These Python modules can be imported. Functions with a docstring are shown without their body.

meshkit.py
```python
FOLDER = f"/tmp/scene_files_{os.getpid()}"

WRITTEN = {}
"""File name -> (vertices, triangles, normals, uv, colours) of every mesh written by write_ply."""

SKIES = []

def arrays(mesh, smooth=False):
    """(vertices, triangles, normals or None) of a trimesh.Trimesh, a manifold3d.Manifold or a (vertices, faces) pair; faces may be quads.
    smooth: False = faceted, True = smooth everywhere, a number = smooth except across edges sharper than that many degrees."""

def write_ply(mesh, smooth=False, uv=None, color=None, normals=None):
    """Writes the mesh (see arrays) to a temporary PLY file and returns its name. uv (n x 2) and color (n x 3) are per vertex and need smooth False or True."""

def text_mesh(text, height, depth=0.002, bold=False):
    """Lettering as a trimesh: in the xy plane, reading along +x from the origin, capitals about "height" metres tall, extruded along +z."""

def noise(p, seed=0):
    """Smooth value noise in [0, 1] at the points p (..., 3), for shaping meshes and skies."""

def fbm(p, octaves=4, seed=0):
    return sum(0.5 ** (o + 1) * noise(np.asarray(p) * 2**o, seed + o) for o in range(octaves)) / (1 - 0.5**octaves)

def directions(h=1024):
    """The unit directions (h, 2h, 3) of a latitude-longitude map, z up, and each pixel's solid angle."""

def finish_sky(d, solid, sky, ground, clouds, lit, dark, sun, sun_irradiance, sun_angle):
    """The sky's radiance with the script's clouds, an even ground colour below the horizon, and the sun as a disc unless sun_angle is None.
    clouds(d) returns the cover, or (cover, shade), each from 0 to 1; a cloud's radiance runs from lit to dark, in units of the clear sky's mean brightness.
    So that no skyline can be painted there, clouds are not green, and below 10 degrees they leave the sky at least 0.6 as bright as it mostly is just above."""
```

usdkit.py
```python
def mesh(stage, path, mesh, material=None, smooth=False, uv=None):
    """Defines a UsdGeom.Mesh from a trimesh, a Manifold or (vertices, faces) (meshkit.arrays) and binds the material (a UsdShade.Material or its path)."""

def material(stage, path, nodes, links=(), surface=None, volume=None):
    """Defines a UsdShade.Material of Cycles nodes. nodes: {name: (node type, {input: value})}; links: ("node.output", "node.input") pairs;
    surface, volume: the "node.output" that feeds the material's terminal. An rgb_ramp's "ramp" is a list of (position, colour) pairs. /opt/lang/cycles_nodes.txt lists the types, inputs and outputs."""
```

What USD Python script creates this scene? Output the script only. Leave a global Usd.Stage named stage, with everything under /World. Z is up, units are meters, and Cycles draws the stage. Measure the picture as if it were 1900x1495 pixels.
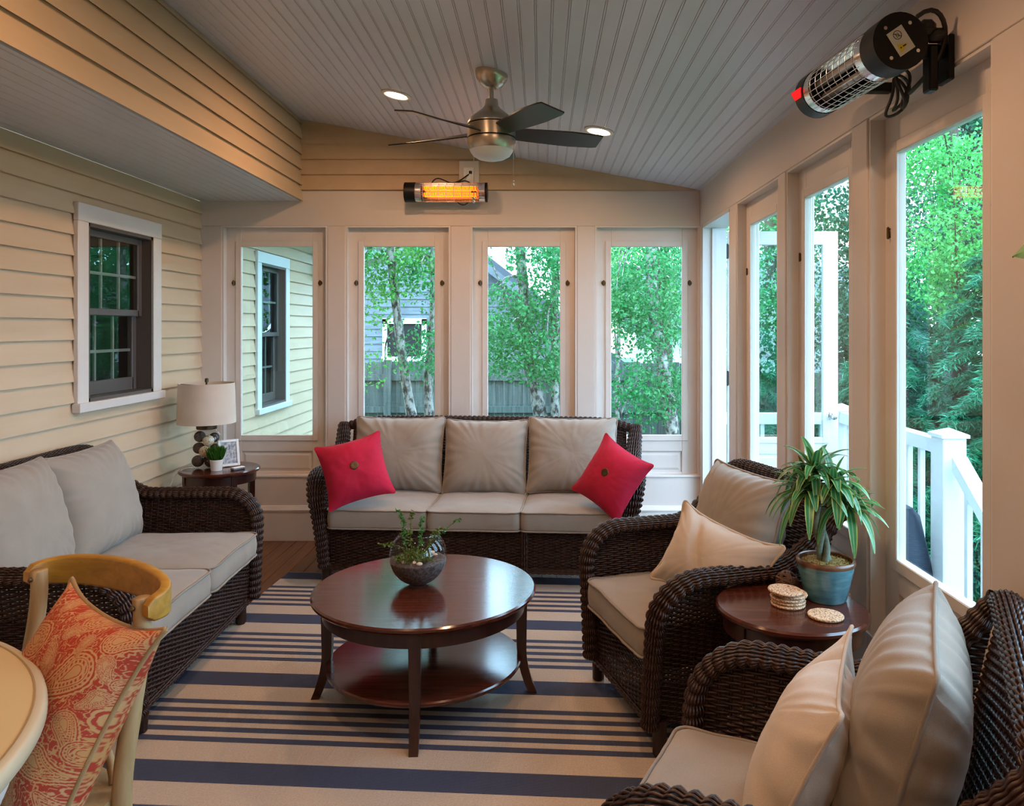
import math, random
import numpy as np, trimesh, usdkit, meshkit
from pxr import Usd, UsdGeom, UsdLux, UsdShade, Gf, Sdf
random.seed(7)
RNG = np.random.default_rng(11)
stage = Usd.Stage.CreateInMemory()
UsdGeom.SetStageUpAxis(stage, UsdGeom.Tokens.z)
UsdGeom.SetStageMetersPerUnit(stage, 1.0)
UsdGeom.Xform.Define(stage, '/World')
UsdGeom.Scope.Define(stage, '/World/Looks')
PI = math.pi

# ---------------------------------------------------------------- camera, sky, exposure
cam = UsdGeom.Camera.Define(stage, '/World/camera')
cam.AddTranslateOp().Set(Gf.Vec3d(0, 0, 1.45))
cam.AddRotateXOp().Set(90.0)
cam.CreateHorizontalApertureAttr(36.0)
cam.CreateVerticalApertureAttr(36.0 * 1495 / 1900)
cam.CreateFocalLengthAttr(36.0 * 1420 / 1900)
cam.CreateHorizontalApertureOffsetAttr(-55 / 1900 * 36.0)
cam.CreateVerticalApertureOffsetAttr(-139.5 / 1900 * 36.0)
cam.CreateClippingRangeAttr(Gf.Vec2f(0.05, 500.0))
cam.CreateExposureAttr(-0.12)
SKY = 4.3
sky = UsdLux.DomeLight.Define(stage, '/World/sky')
sky.CreateIntensityAttr(SKY)
sky.CreateColorAttr(Gf.Vec3f(0.50, 0.74, 1.0))
LAMP = 470.0
LAMP_COLOR = (1.0, 0.56, 0.30)
HEAT = 4.5

# ---------------------------------------------------------------- materials
def lin(r, g, b):
    return tuple((c / 255 / 12.92) if c / 255 <= 0.04045 else ((c / 255 + 0.055) / 1.055) ** 2.4 for c in (r, g, b))
MATS = {}
def mat(name, nodes, links=(), surface='p.BSDF'):
    MATS[name] = usdkit.material(stage, '/World/Looks/' + name, nodes, links, surface=surface)
    return MATS[name]
def plain(name, col, rough=0.5, **kw):
    return mat(name, {'p': ('principled_bsdf', {'base_color': col, 'roughness': rough, **kw})})
def mottled(name, c1, c2, scale=(6, 6, 6), rough=0.5, detail=4, bump=0.0, bscale=None, lo=.35, hi=.65, coord='object', **kw):
    nodes = {'t': ('texture_coordinate', {}), 'g': ('geometry', {}), 'm': ('mapping', {'scale': scale}),
             'n': ('noise_texture', {'scale': 1.0, 'detail': detail, 'roughness': .6}),
             'r': ('rgb_ramp', {'ramp': [(0, c1), (lo, c1), (hi, c2), (1, c2)]}),
             'p': ('principled_bsdf', {'roughness': rough, **kw})}
    src = 't.object' if coord == 'object' else 'g.position'
    links = [(src, 'm.vector'), ('m.vector', 'n.vector'), ('n.fac', 'r.fac'), ('r.color', 'p.base_color')]
    if bump:
        nodes['m2'] = ('mapping', {'scale': bscale or scale})
        nodes['n2'] = ('noise_texture', {'scale': 1.0, 'detail': 2})
        nodes['b'] = ('bump', {'strength': bump, 'distance': .004})
        links += [(src, 'm2.vector'), ('m2.vector', 'n2.vector'), ('n2.fac', 'b.height'), ('b.normal', 'p.normal')]
    return mat(name, nodes, links)
mottled('trim_paint', (.63, .58, .54), (.67, .62, .58), (3, 3, 3), .42)
mottled('wall_paint', (.60, .535, .49), (.63, .565, .52), (2, 2, 2), .5)
mottled('ceiling_paint', (.57, .575, .65), (.62, .625, .70), (3, .6, 3), .38)
mottled('siding_paint', (.54, .395, .255), (.59, .435, .285), (9, .8, 9), .55)
plain('white_vinyl', (.80, .82, .82), .35)
plain('exterior_white', (.62, .63, .64), .4)
mottled('wicker', (.016, .006, .0045), (.042, .015, .010), (40, 40, 40), .36, coord='world')
plain('wicker_core', (.010, .005, .004), .8)
plain('dark_leg', (.020, .009, .007), .4)
def fabric(name, c, var=.06, rough=.9, sheen=.2):
    c1 = tuple(x * (1 - var) for x in c); c2 = tuple(min(1, x * (1 + var)) for x in c)
    return mat(name, {'t': ('texture_coordinate', {}), 'n': ('noise_texture', {'scale': 9.0, 'detail': 5}), 'r': ('rgb_ramp', {'ramp': [(.3, c1), (.7, c2)]}),
                      'm': ('mapping', {'scale': (520, 520, 900)}), 'n2': ('noise_texture', {'scale': 1.0, 'detail': 2}), 'r2': ('rgb_ramp', {'ramp': [(.3, (.84, .84, .84)), (.7, (1.14, 1.14, 1.14))]}),
                      'mx': ('mix', {'mix_type': 'multiply', 'fac': .7}), 'b': ('bump', {'strength': .22, 'distance': .001}),
                      'p': ('principled_bsdf', {'roughness': rough, 'sheen_weight': sheen, 'sheen_roughness': .5})},
               [('t.object', 'n.vector'), ('t.object', 'm.vector'), ('m.vector', 'n2.vector'), ('n.fac', 'r.fac'), ('n2.fac', 'r2.fac'), ('n2.fac', 'b.height'),
                ('r.color', 'mx.color1'), ('r2.color', 'mx.color2'), ('mx.color', 'p.base_color'), ('b.normal', 'p.normal')])
fabric('taupe_fabric', (.30, .258, .215))
fabric('taupe_piping', (.25, .21, .17))
fabric('cream_fabric', (.54, .46, .38))
fabric('cream_piping', (.50, .42, .34))
fabric('red_fabric', (.44, .003, .034), var=.12, sheen=0.0)
fabric('shade_fabric', (.62, .52, .42), sheen=.1)
fabric('tan_piping', (.30, .19, .08))
def wood(name, c1, c2, rough=.3, stretch=(2, 30, 30), coat=0.0, var=True):
    return mat(name, {'t': ('texture_coordinate', {}), 'm': ('mapping', {'scale': stretch}),
                      'n': ('noise_texture', {'scale': 1.0, 'detail': 6, 'roughness': .65, 'distortion': .6}),
                      'r': ('rgb_ramp', {'ramp': [(.28, c1), (.5, tuple((a + b) / 2 for a, b in zip(c1, c2))), (.72, c2)]}),
                      'b': ('bump', {'strength': .06, 'distance': .002}),
                      'p': ('principled_bsdf', {'roughness': rough, 'coat_weight': coat, 'coat_roughness': .15})},
               [('t.object', 'm.vector'), ('m.vector', 'n.vector'), ('n.fac', 'r.fac'), ('r.color', 'p.base_color'), ('n.fac', 'b.height'), ('b.normal', 'p.normal')])
wood('mahogany', (.034, .008, .005), (.105, .025, .013), .16, (3, 42, 42), .3)
wood('mahogany_dark', (.016, .005, .004), (.048, .013, .008), .3, (30, 30, 4), .2)
wood('honey_wood', (.26, .125, .012), (.46, .25, .035), .42, (5, 40, 40))
wood('pale_wood', (.30, .20, .09), (.42, .29, .14), .5, (30, 30, 4))
mat('floor_wood', {'t': ('texture_coordinate', {}), 'i': ('geometry', {}), 'm': ('mapping', {'scale': (40, 2.2, 40)}),
                   'n': ('noise_texture', {'scale': 1.0, 'detail': 6, 'roughness': .6, 'distortion': .5}),
                   'r': ('rgb_ramp', {'ramp': [(.25, (.13, .040, .010)), (.75, (.34, .125, .032))]}),
                   'o': ('object_info', {}), 'r2': ('rgb_ramp', {'ramp': [(0, (.62, .58, .55)), (1, (1.15, 1.1, 1.0))]}),
                   'w': ('attribute', {'attribute': 'tone'}),
                   'x': ('mix', {'mix_type': 'multiply', 'fac': 1.0}),
                   'p': ('principled_bsdf', {'roughness': .28})},
    [('i.position', 'm.vector'), ('m.vector', 'n.vector'), ('n.fac', 'r.fac'), ('i.random_per_island', 'r2.fac'), ('r.color', 'x.color1'), ('r2.color', 'x.color2'), ('x.color', 'p.base_color')])
def glassmat(name, tint, rough=0.0):
    # Schlick reflection from the view angle, the same from both sides of the thin glass
    return mat(name, {'l': ('layer_weight', {'blend': .5}), 'pw': ('math', {'math_type': 'power', 'value2': 5.0}), 'f': ('math', {'math_type': 'multiply_add', 'value2': .50, 'value3': .035}),
                      't': ('transparent_bsdf', {'color': tint}), 'g': ('glossy_bsdf', {'roughness': rough, 'color': (1, 1, 1)}), 'm': ('mix_closure', {})},
               [('l.facing', 'pw.value1'), ('pw.value', 'f.value1'), ('f.value', 'm.fac'), ('t.BSDF', 'm.closure1'), ('g.BSDF', 'm.closure2')], surface='m.closure')
glassmat('pane', (.93, .985, .985))
glassmat('vessel_glass', (.95, .975, .975), .01)
plain('brushed_nickel', (.52, .47, .40), .3, metallic=1.0)
plain('chrome', (.80, .80, .80), .12, metallic=1.0)
plain('bronze', (.10, .065, .035), .4, metallic=.7)
plain('fan_blade', (.028, .024, .024), .38)
plain('frosted_bowl', (.72, .72, .74), .35, subsurface_weight=.2, subsurface_scale=.02)
plain('black_metal', (.004, .004, .005), .42, specular_ior_level=.3)
plain('black_cord', (.012, .010, .010), .5)
plain('reflector', (.82, .82, .84), .18, metallic=1.0)
plain('grille_wire', (.72, .72, .74), .25, metallic=1.0)
mat('heater_element', {'e': ('emission', {'color': (1.0, .17, .004), 'strength': HEAT})}, surface='e.emission')
mat('heater_tube_hot', {'e': ('emission', {'color': (1.0, .07, .0), 'strength': HEAT * .45})}, surface='e.emission')
plain('quartz_tube', (.35, .34, .33), .2, metallic=.4)
mat('red_pilot', {'e': ('emission', {'color': (1.0, .02, .02), 'strength': 1.2})}, surface='e.emission')
mat('lamp_lens', {'e': ('emission', {'color': LAMP_COLOR, 'strength': LAMP})}, surface='e.emission')
plain('lamp_trim', (.75, .72, .68), .4)
plain('sash_dark', (.085, .070, .062), .45)
plain('muntin_grey', (.20, .18, .16), .5)
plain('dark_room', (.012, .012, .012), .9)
plain('ivory_table', (.56, .42, .21), .33)
plain('ivory_edge', (.46, .38, .25), .38)
plain('white_table', (.62, .62, .58), .45)
plain('inlay_line', (.30, .20, .09), .5)
plain('white_plastic', (.80, .80, .80), .35)
plain('white_ceramic', (.74, .71, .67), .3)
plain('grey_plastic', (.10, .10, .11), .4)
mottled('photo_print', (.10, .12, .18), (.55, .52, .50), (60, 60, 60), .3)
mottled('glaze_blue', (.045, .15, .19), (.10, .24, .27), (12, 12, 60), .22, coat_weight=.5)
mottled('glaze_brown', (.09, .035, .018), (.17, .07, .035), (30, 30, 30), .25)
mottled('moss', (.16, .10, .025), (.36, .25, .07), (90, 90, 90), .95)
mottled('dark_soil', (.03, .022, .022), (.12, .095, .09), (90, 90, 90), .95)
mottled('pebble', (.42, .32, .24), (.62, .50, .40), (60, 60, 60), .6)
mottled('stem_bark', (.11, .14, .10), (.24, .27, .19), (20, 20, 60), .7)
plain('cord_clear', (.62, .62, .60), .3)
mat('coaster_weave', {'t': ('texture_coordinate', {}), 'w': ('wave_texture', {'wave_type': 'rings', 'rings_direction': 'z', 'scale': 36.0, 'distortion': 0.0}),
                      'v': ('voronoi_texture', {'scale': 210.0}), 'a': ('math', {'math_type': 'multiply'}),
                      'r': ('rgb_ramp', {'ramp': [(.30, (.74, .55, .38)), (.55, (.60, .38, .22)), (.74, (.26, .13, .06))]}), 'p': ('principled_bsdf', {'roughness': .7})},
    [('t.object', 'w.vector'), ('t.object', 'v.vector'), ('v.distance', 'a.value1'), ('w.fac', 'a.value2'), ('v.distance', 'r.fac'), ('r.color', 'p.base_color')])
mottled('vine', (.055, .025, .014), (.13, .06, .032), (60, 60, 60), .6)
mottled('ball_dark', (.035, .020, .014), (.11, .065, .045), (120, 120, 120), .75, bump=.8, bscale=(200, 200, 200))
mottled('ball_cream', (.33, .22, .12), (.74, .60, .42), (160, 160, 160), .75, bump=.8, bscale=(200, 200, 200), lo=.4, hi=.5)
def leafmat(name, ramp, trans=.35, rough=.45):
    return mat(name, {'g': ('geometry', {}), 'r': ('rgb_ramp', {'ramp': ramp}), 'p': ('principled_bsdf', {'roughness': rough}),
                      't': ('translucent_bsdf', {}), 'm': ('mix_closure', {'fac': trans})},
               [('g.random_per_island', 'r.fac'), ('r.color', 'p.base_color'), ('r.color', 't.color'), ('p.BSDF', 'm.closure1'), ('t.BSDF', 'm.closure2')], surface='m.closure')
leafmat('leaf_birch', [(0, (.05, .28, .08)), (.5, (.11, .44, .12)), (.8, (.28, .52, .07)), (.90, (.62, .56, .05)), (1, (.85, .66, .07))])
leafmat('leaf_yellow', [(0, (.12, .40, .08)), (.3, (.32, .52, .06)), (.6, (.72, .62, .05)), (1, (.92, .68, .08))])
leafmat('leaf_deep', [(0, (.015, .13, .06)), (.5, (.035, .27, .10)), (.85, (.10, .40, .10)), (1, (.45, .45, .07))])
leafmat('leaf_bright', [(0, (.09, .40, .09)), (.5, (.22, .55, .09)), (.8, (.44, .64, .09)), (1, (.85, .60, .09))])
leafmat('needle', [(0, (.03, .24, .12)), (.6, (.07, .42, .19)), (1, (.16, .54, .20))], .3)
leafmat('houseplant_leaf', [(0, (.06, .20, .04)), (1, (.16, .34, .05))], .25)
leafmat('moss_leaf', [(0, (.10, .16, .02)), (1, (.34, .36, .05))], .25)
leafmat('grass_blade', [(0, (.03, .14, .01)), (1, (.09, .30, .03))], .2)
mat('dracaena_leaf', {'t': ('uvmap', {'attribute': 'st'}), 's': ('separate_xyz', {}),
                      'r': ('rgb_ramp', {'ramp': [(0, (.34, .40, .10)), (.10, (.28, .36, .09)), (.16, (.025, .17, .055)), (.42, (.03, .20, .07)), (.47, (.22, .36, .14)), (.53, (.22, .36, .14)), (.58, (.03, .20, .07)), (.84, (.025, .17, .055)), (.90, (.28, .36, .09)), (1, (.34, .40, .10))]}),
                      'p': ('principled_bsdf', {'roughness': .35}), 'tr': ('translucent_bsdf', {}), 'm': ('mix_closure', {'fac': .25})},
    [('t.UV', 's.vector'), ('s.x', 'r.fac'), ('r.color', 'p.base_color'), ('r.color', 'tr.color'), ('p.BSDF', 'm.closure1'), ('tr.BSDF', 'm.closure2')], surface='m.closure')
mottled('birch_bark', (.07, .05, .04), (.46, .41, .37), (22, 22, 13), .8, coord='world', lo=.42, hi=.58)
mottled('tree_bark', (.05, .035, .025), (.12, .085, .06), (10, 10, 3), .9, coord='world')
mottled('fence_wood', (.065, .08, .075), (.14, .155, .14), (30, 30, 2.0), .8, coord='world')
mottled('shingle_grey', (.10, .115, .13), (.16, .18, .20), (3, 3, 14), .8, coord='world')
plain('shingle_roof', (.07, .08, .10), .85)
mottled('lawn', (.015, .06, .015), (.04, .12, .03), (8, 8, 8), .95, coord='world')
mottled('deck_wood', (.20, .18, .16), (.30, .27, .24), (4, 30, 30), .7, coord='world')
plain('tarp_navy', (.010, .018, .035), .6)
plain('sticker', (.62, .58, .50), .5)
plain('sticker_yellow', (.70, .55, .04), .5)
plain('brown_button', (.16, .09, .05), .4)
mat('vertex_print', {'a': ('attribute', {'attribute': 'print'}), 'p': ('principled_bsdf', {'roughness': .7})}, [('a.color', 'p.base_color')])

# rug: flat woven stripes across its own y axis, period 0.648 m
PER = .648
stops = []
def band(a, b, dark): stops.append((a, b, dark))
W_, D_ = (.50, .41, .325), (.045, .055, .10)
edges = [(0, .118, 1), (.118, .235, 0)]
p0 = .235
for k in range(5):
    edges.append((p0 + k * .0657, p0 + k * .0657 + .033, 1))
    if k < 4: edges.append((p0 + k * .0657 + .033, p0 + (k + 1) * .0657, 0))
edges.append((p0 + 4 * .0657 + .033, PER, 0))
ramp = []
for a, b, d in edges:
    ramp += [(a / PER + .0012, D_ if d else W_), (b / PER - .0012, D_ if d else W_)]
mat('rug_stripes', {'t': ('texture_coordinate', {}), 's': ('separate_xyz', {}), 'd': ('math', {'math_type': 'divide', 'value2': PER}), 'f': ('math', {'math_type': 'fraction'}),
                    'r': ('rgb_ramp', {'ramp': ramp}),
                    'w1': ('wave_texture', {'wave_type': 'bands', 'bands_direction': 'x', 'scale': 60.0, 'distortion': 1.5, 'detail': 3}),
                    'w2': ('wave_texture', {'wave_type': 'bands', 'bands_direction': 'y', 'scale': 90.0, 'distortion': 1.5, 'detail': 3}),
                    'n': ('noise_texture', {'scale': 160.0, 'detail': 3}), 'r2': ('rgb_ramp', {'ramp': [(.3, (.86, .86, .86)), (.7, (1.12, 1.12, 1.12))]}),
                    'mx': ('mix', {'mix_type': 'multiply', 'fac': .8}), 'a': ('math', {'math_type': 'add'}), 'b': ('bump', {'strength': .35, 'distance': .002}),
                    'p': ('principled_bsdf', {'roughness': .95})},
    [('t.object', 's.vector'), ('s.y', 'd.value1'), ('d.value', 'f.value1'), ('f.value', 'r.fac'), ('t.object', 'w1.vector'), ('t.object', 'w2.vector'), ('t.object', 'n.vector'),
     ('n.fac', 'r2.fac'), ('r.color', 'mx.color1'), ('r2.color', 'mx.color2'), ('mx.color', 'p.base_color'), ('w1.fac', 'a.value1'), ('w2.fac', 'a.value2'), ('a.value', 'b.height'), ('b.normal', 'p.normal')])

# ---------------------------------------------------------------- helpers
USED = {}
def numbered(parent, name):
    k = (str(parent), name); n = USED.get(k, 0); USED[k] = n + 1
    return f'{parent}/{name}' + (f'_{n:03d}' if n else '')
def tag(prim, label=None, cat=None, group=None, kind=None):
    for k, v in (('label', label), ('category', cat), ('group', group), ('kind', kind)):
        if v: prim.SetCustomDataByKey(k, v)
def T(loc=(0, 0, 0), rz=0.0, axes=None):
    m = np.eye(4)
    if axes is not None: m[:3, :3] = np.array(axes).T
    else: m[:2, :2] = [[math.cos(rz), -math.sin(rz)], [math.sin(rz), math.cos(rz)]]
    m[:3, 3] = loc
    return m
def setx(x, m): x.AddTransformOp().Set(Gf.Matrix4d(*np.asarray(m).T.ravel().tolist()))
def thing(name, label, cat, m=None, group=None):
    x = UsdGeom.Xform.Define(stage, numbered('/World', name)); setx(x, np.eye(4) if m is None else m)
    tag(x.GetPrim(), label, cat, group); return x.GetPrim()
def struct(name, m=None):
    x = UsdGeom.Xform.Define(stage, numbered('/World', name)); setx(x, np.eye(4) if m is None else m)
    tag(x.GetPrim(), kind='structure'); return x.GetPrim()
def part(parent, name, mesh, material, smooth=False, label=None, kind=None, uv=None):
    p = usdkit.mesh(stage, numbered(parent.GetPath(), name), mesh, MATS[material], smooth, uv)
    tag(p.GetPrim(), label, kind=kind); return p.GetPrim()
def single(name, label, cat, mesh, material, m=None, smooth=False, group=None, kind=None):
    p = usdkit.mesh(stage, numbered('/World', name), mesh, MATS[material], smooth)
    setx(p, np.eye(4) if m is None else m); tag(p.GetPrim(), label, cat, group, kind); return p.GetPrim()
def copy(root, m, label, group=None):
    was = root.GetCustomData(); base = root.GetName()
    if base[-4:-3] == '_' and base[-3:].isdigit(): base = base[:-4]
    x = UsdGeom.Xform.Define(stage, numbered('/World', base))
    x.GetPrim().GetReferences().AddInternalReference(root.GetPath())
    x.GetPrim().GetAttribute('xformOp:transform').Set(Gf.Matrix4d(*np.asarray(m).T.ravel().tolist()))
    tag(x.GetPrim(), label, was['category'], group or was.get('group')); x.GetPrim().SetInstanceable(True)
    return x.GetPrim()
def cat(*ms):
    vs, fs, n = [], [], 0
    for m in ms:
        if hasattr(m, 'vertices'): v, f = np.asarray(m.vertices), np.asarray(m.faces)
        else: v, f = np.asarray(m[0]), np.asarray(m[1])
        if f.shape[1] == 4: f = np.vstack([f[:, [0, 1, 2]], f[:, [0, 2, 3]]])
        vs.append(v); fs.append(f + n); n += len(v)
    return np.vstack(vs), np.vstack(fs)
def xf(m, M4):
    v, f = (np.asarray(m.vertices), np.asarray(m.faces)) if hasattr(m, 'vertices') else m
    return v @ M4[:3, :3].T + M4[:3, 3], f
BF = np.array([[0, 2, 3, 1], [4, 5, 7, 6], [0, 1, 5, 4], [2, 6, 7, 3], [0, 4, 6, 2], [1, 3, 7, 5]])
def bx(x0, x1, y0, y1, z0, z1, bev=0.0):
    if bev <= 0:
        v = np.array([[x, y, z] for x in (x0, x1) for y in (y0, y1) for z in (z0, z1)], float)
        return v, np.array([[0, 1, 3, 2], [4, 6, 7, 5], [0, 4, 5, 1], [2, 3, 7, 6], [0, 2, 6, 4], [1, 5, 7, 3]])
    b = min(bev, (x1 - x0) * .45, (y1 - y0) * .45, (z1 - z0) * .45); pts = []
    for sx, X in ((1, x0), (-1, x1)):
        for sy, Y in ((1, y0), (-1, y1)):
            for sz, Z in ((1, z0), (-1, z1)):
                pts += [(X, Y + sy * b, Z + sz * b), (X + sx * b, Y, Z + sz * b), (X + sx * b, Y + sy * b, Z)]
    h = trimesh.convex.convex_hull(np.array(pts)); return np.asarray(h.vertices), np.asarray(h.faces)
def hull(pts):
    h = trimesh.convex.convex_hull(np.array(pts, float)); return np.asarray(h.vertices), np.asarray(h.faces)
def prism(poly, axis, a, b):
    """convex or simple polygon (list of 2D points) extruded between a and b along axis (0,1,2); the polygon lies in the other two axes in order."""
    n = len(poly); o = [i for i in range(3) if i != axis]; v = np.zeros((2 * n, 3))
    for k, t in enumerate((a, b)):
        v[k * n:(k + 1) * n, axis] = t; v[k * n:(k + 1) * n, o[0]] = [p[0] for p in poly]; v[k * n:(k + 1) * n, o[1]] = [p[1] for p in poly]
    f = [[i, (i + 1) % n, n + (i + 1) % n] for i in range(n)] + [[i, n + (i + 1) % n, n + i] for i in range(n)]
    f += [[0, i + 1, i] for i in range(1, n - 1)] + [[n, n + i, n + i + 1] for i in range(1, n - 1)]
    return v, np.array(f)
def lathe(prof, n=48, z=0.0, c=(0, 0), cap=True):
    pr = np.array(prof, float); a = np.arange(n) * 2 * PI / n
    v = np.stack([c[0] + pr[:, None, 0] * np.cos(a), c[1] + pr[:, None, 0] * np.sin(a), np.broadcast_to(pr[:, None, 1] + z, (len(pr), n))], -1).reshape(-1, 3)
    i, j = np.meshgrid(np.arange(len(pr) - 1), np.arange(n), indexing='ij'); i, j = i.ravel(), j.ravel()
    q = np.stack([i * n + j, i * n + (j + 1) % n, (i + 1) * n + (j + 1) % n, (i + 1) * n + j], 1)
    return v, q
def tubes(P, N, w, t):
    """P (S,n,3) polylines with normals N; diamond section half width w across, half thickness t along the normal."""
    Tn = np.gradient(P, axis=1); Tn /= np.linalg.norm(Tn, axis=2, keepdims=True) + 1e-12
    B = np.cross(Tn, N); B /= np.linalg.norm(B, axis=2, keepdims=True) + 1e-12
    S, n = P.shape[:2]
    w = np.broadcast_to(w, (S, n))[..., None] * B; t = np.broadcast_to(t, (S, n))[..., None] * N
    V = np.stack([P + w, P + t, P - w, P - t], 2)
    i, j, k = np.meshgrid(np.arange(S), np.arange(n - 1), np.arange(4), indexing='ij'); i, j, k = i.ravel(), j.ravel(), k.ravel()
    a = (i * n + j) * 4; q = np.stack([a + k, a + (k + 1) % 4, a + 4 + (k + 1) % 4, a + 4 + k], 1)
    return V.reshape(-1, 3), q
def tube(path, r, n=8, closed=False, capped=True):
    P = np.asarray(path, float); m = len(P)
    if closed: Tn = np.roll(P, -1, 0) - np.roll(P, 1, 0)
    else: Tn = np.gradient(P, axis=0)
    Tn /= np.linalg.norm(Tn, axis=1, keepdims=True) + 1e-12
    u = np.zeros((m, 3)); ref = np.array([0, 0, 1.0]) if abs(Tn[0, 2]) < .9 else np.array([1.0, 0, 0])
    u[0] = np.cross(Tn[0], ref); u[0] /= np.linalg.norm(u[0])
    for i in range(1, m):
        u[i] = u[i - 1] - Tn[i] * (u[i - 1] @ Tn[i]); u[i] /= np.linalg.norm(u[i]) + 1e-12
    w = np.cross(Tn, u); a = np.arange(n) * 2 * PI / n
    r = np.broadcast_to(r, (m,))
    V = (P[:, None] + r[:, None, None] * (np.cos(a)[None, :, None] * u[:, None] + np.sin(a)[None, :, None] * w[:, None])).reshape(-1, 3)
    mm = m if closed else m - 1
    i, j = np.meshgrid(np.arange(mm), np.arange(n), indexing='ij'); i, j = i.ravel(), j.ravel(); i2 = (i + 1) % m
    q = np.stack([i * n + j, i * n + (j + 1) % n, i2 * n + (j + 1) % n, i2 * n + j], 1)
    f = np.vstack([q[:, [0, 1, 2]], q[:, [0, 2, 3]]])
    if capped and not closed:
        f = np.vstack([f, [[0, k + 1, k] for k in range(1, n - 1)], [[(m - 1) * n, (m - 1) * n + k, (m - 1) * n + k + 1] for k in range(1, n - 1)]])
    return V, f
def spline(pts, n):
    from scipy.interpolate import CubicSpline
    P = np.asarray(pts, float); s = np.r_[0, np.cumsum(np.linalg.norm(np.diff(P, axis=0), axis=1))]
    return CubicSpline(s, P)(np.linspace(0, s[-1], n))
def resample(P, step):
    P = np.asarray(P, float); s = np.r_[0, np.cumsum(np.linalg.norm(np.diff(P, axis=0), axis=1))]
    n = max(4, int(round(s[-1] / step)) + 1); t = np.linspace(0, s[-1], n)
    return np.stack([np.interp(t, s, P[:, k]) for k in range(3)], 1), t
def ball(c, r, sub=2):
    m = trimesh.creation.icosphere(sub, r); return np.asarray(m.vertices) + c, np.asarray(m.faces)

# ---------------------------------------------------------------- the room
XL, XR, YB, YF = -2.335, 1.081, 5.22, -1.7
XS, ZS = -1.647, 2.314                       # soffit front and underside
HEAD = 2.145                                 # underside of the header over the windows
def zc(x): return 2.578 - .178 * x           # sloping ceiling
XO = 1.137; YO = 5.272                       # faces of the recessed window units

fl = struct('floor')
w = .0835; k = 0; x = XL
while x < XR + .14:
    cuts = [YF, RNG.uniform(-.6, 1.2), RNG.uniform(2.0, 3.6), YB + .06]
    for a, b in zip(cuts[:-1], cuts[1:]):
        part(fl, 'floor_board', bx(x + .0012, min(x + w, XR + .16) - .0012, a + .001, b - .001, -.02, 0, .0015), 'floor_wood')
    x += w
part(fl, 'subfloor', bx(XL - .1, XR + .2, YF - .1, YB + .25, -.10, -.021), 'dark_room')

ce = struct('ceiling')
prof = [(0, .004), (.0008, .004), (.0022, .0008), (.0068, .0008), (.0080, .004), (.0092, 0), (.0595, 0), (.060, .004), (.060, .012), (0, .012)]
x = XS
while x < XR - .005:
    w = min(.060, XR - x); pr = [(x + min(a, w), zc(x + min(a, w)) + d) for a, d in prof]
    part(ce, 'ceiling_plank', prism(pr, 1, YF, YB), 'ceiling_paint')
    x += .060
part(ce, 'roof_deck', hull([(xx, yy, zc(xx) + dz) for xx in (XS - .1, XR + .6) for yy in (YF - .1, YB + .45) for dz in (.02, .14)]), 'trim_paint')
so = struct('ceiling_soffit')
x = XL
while x < XS - .004:
    w = min(.060, XS - x); pr = [(x + min(a, w), ZS + d) for a, d in prof]
    part(so, 'ceiling_plank', prism(pr, 1, YF, YB), 'ceiling_paint'); x += .060
part(so, 'soffit_core', bx(XL - .05, XS - .006, YF, YB, ZS + .013, 3.0), 'trim_paint')

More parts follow.
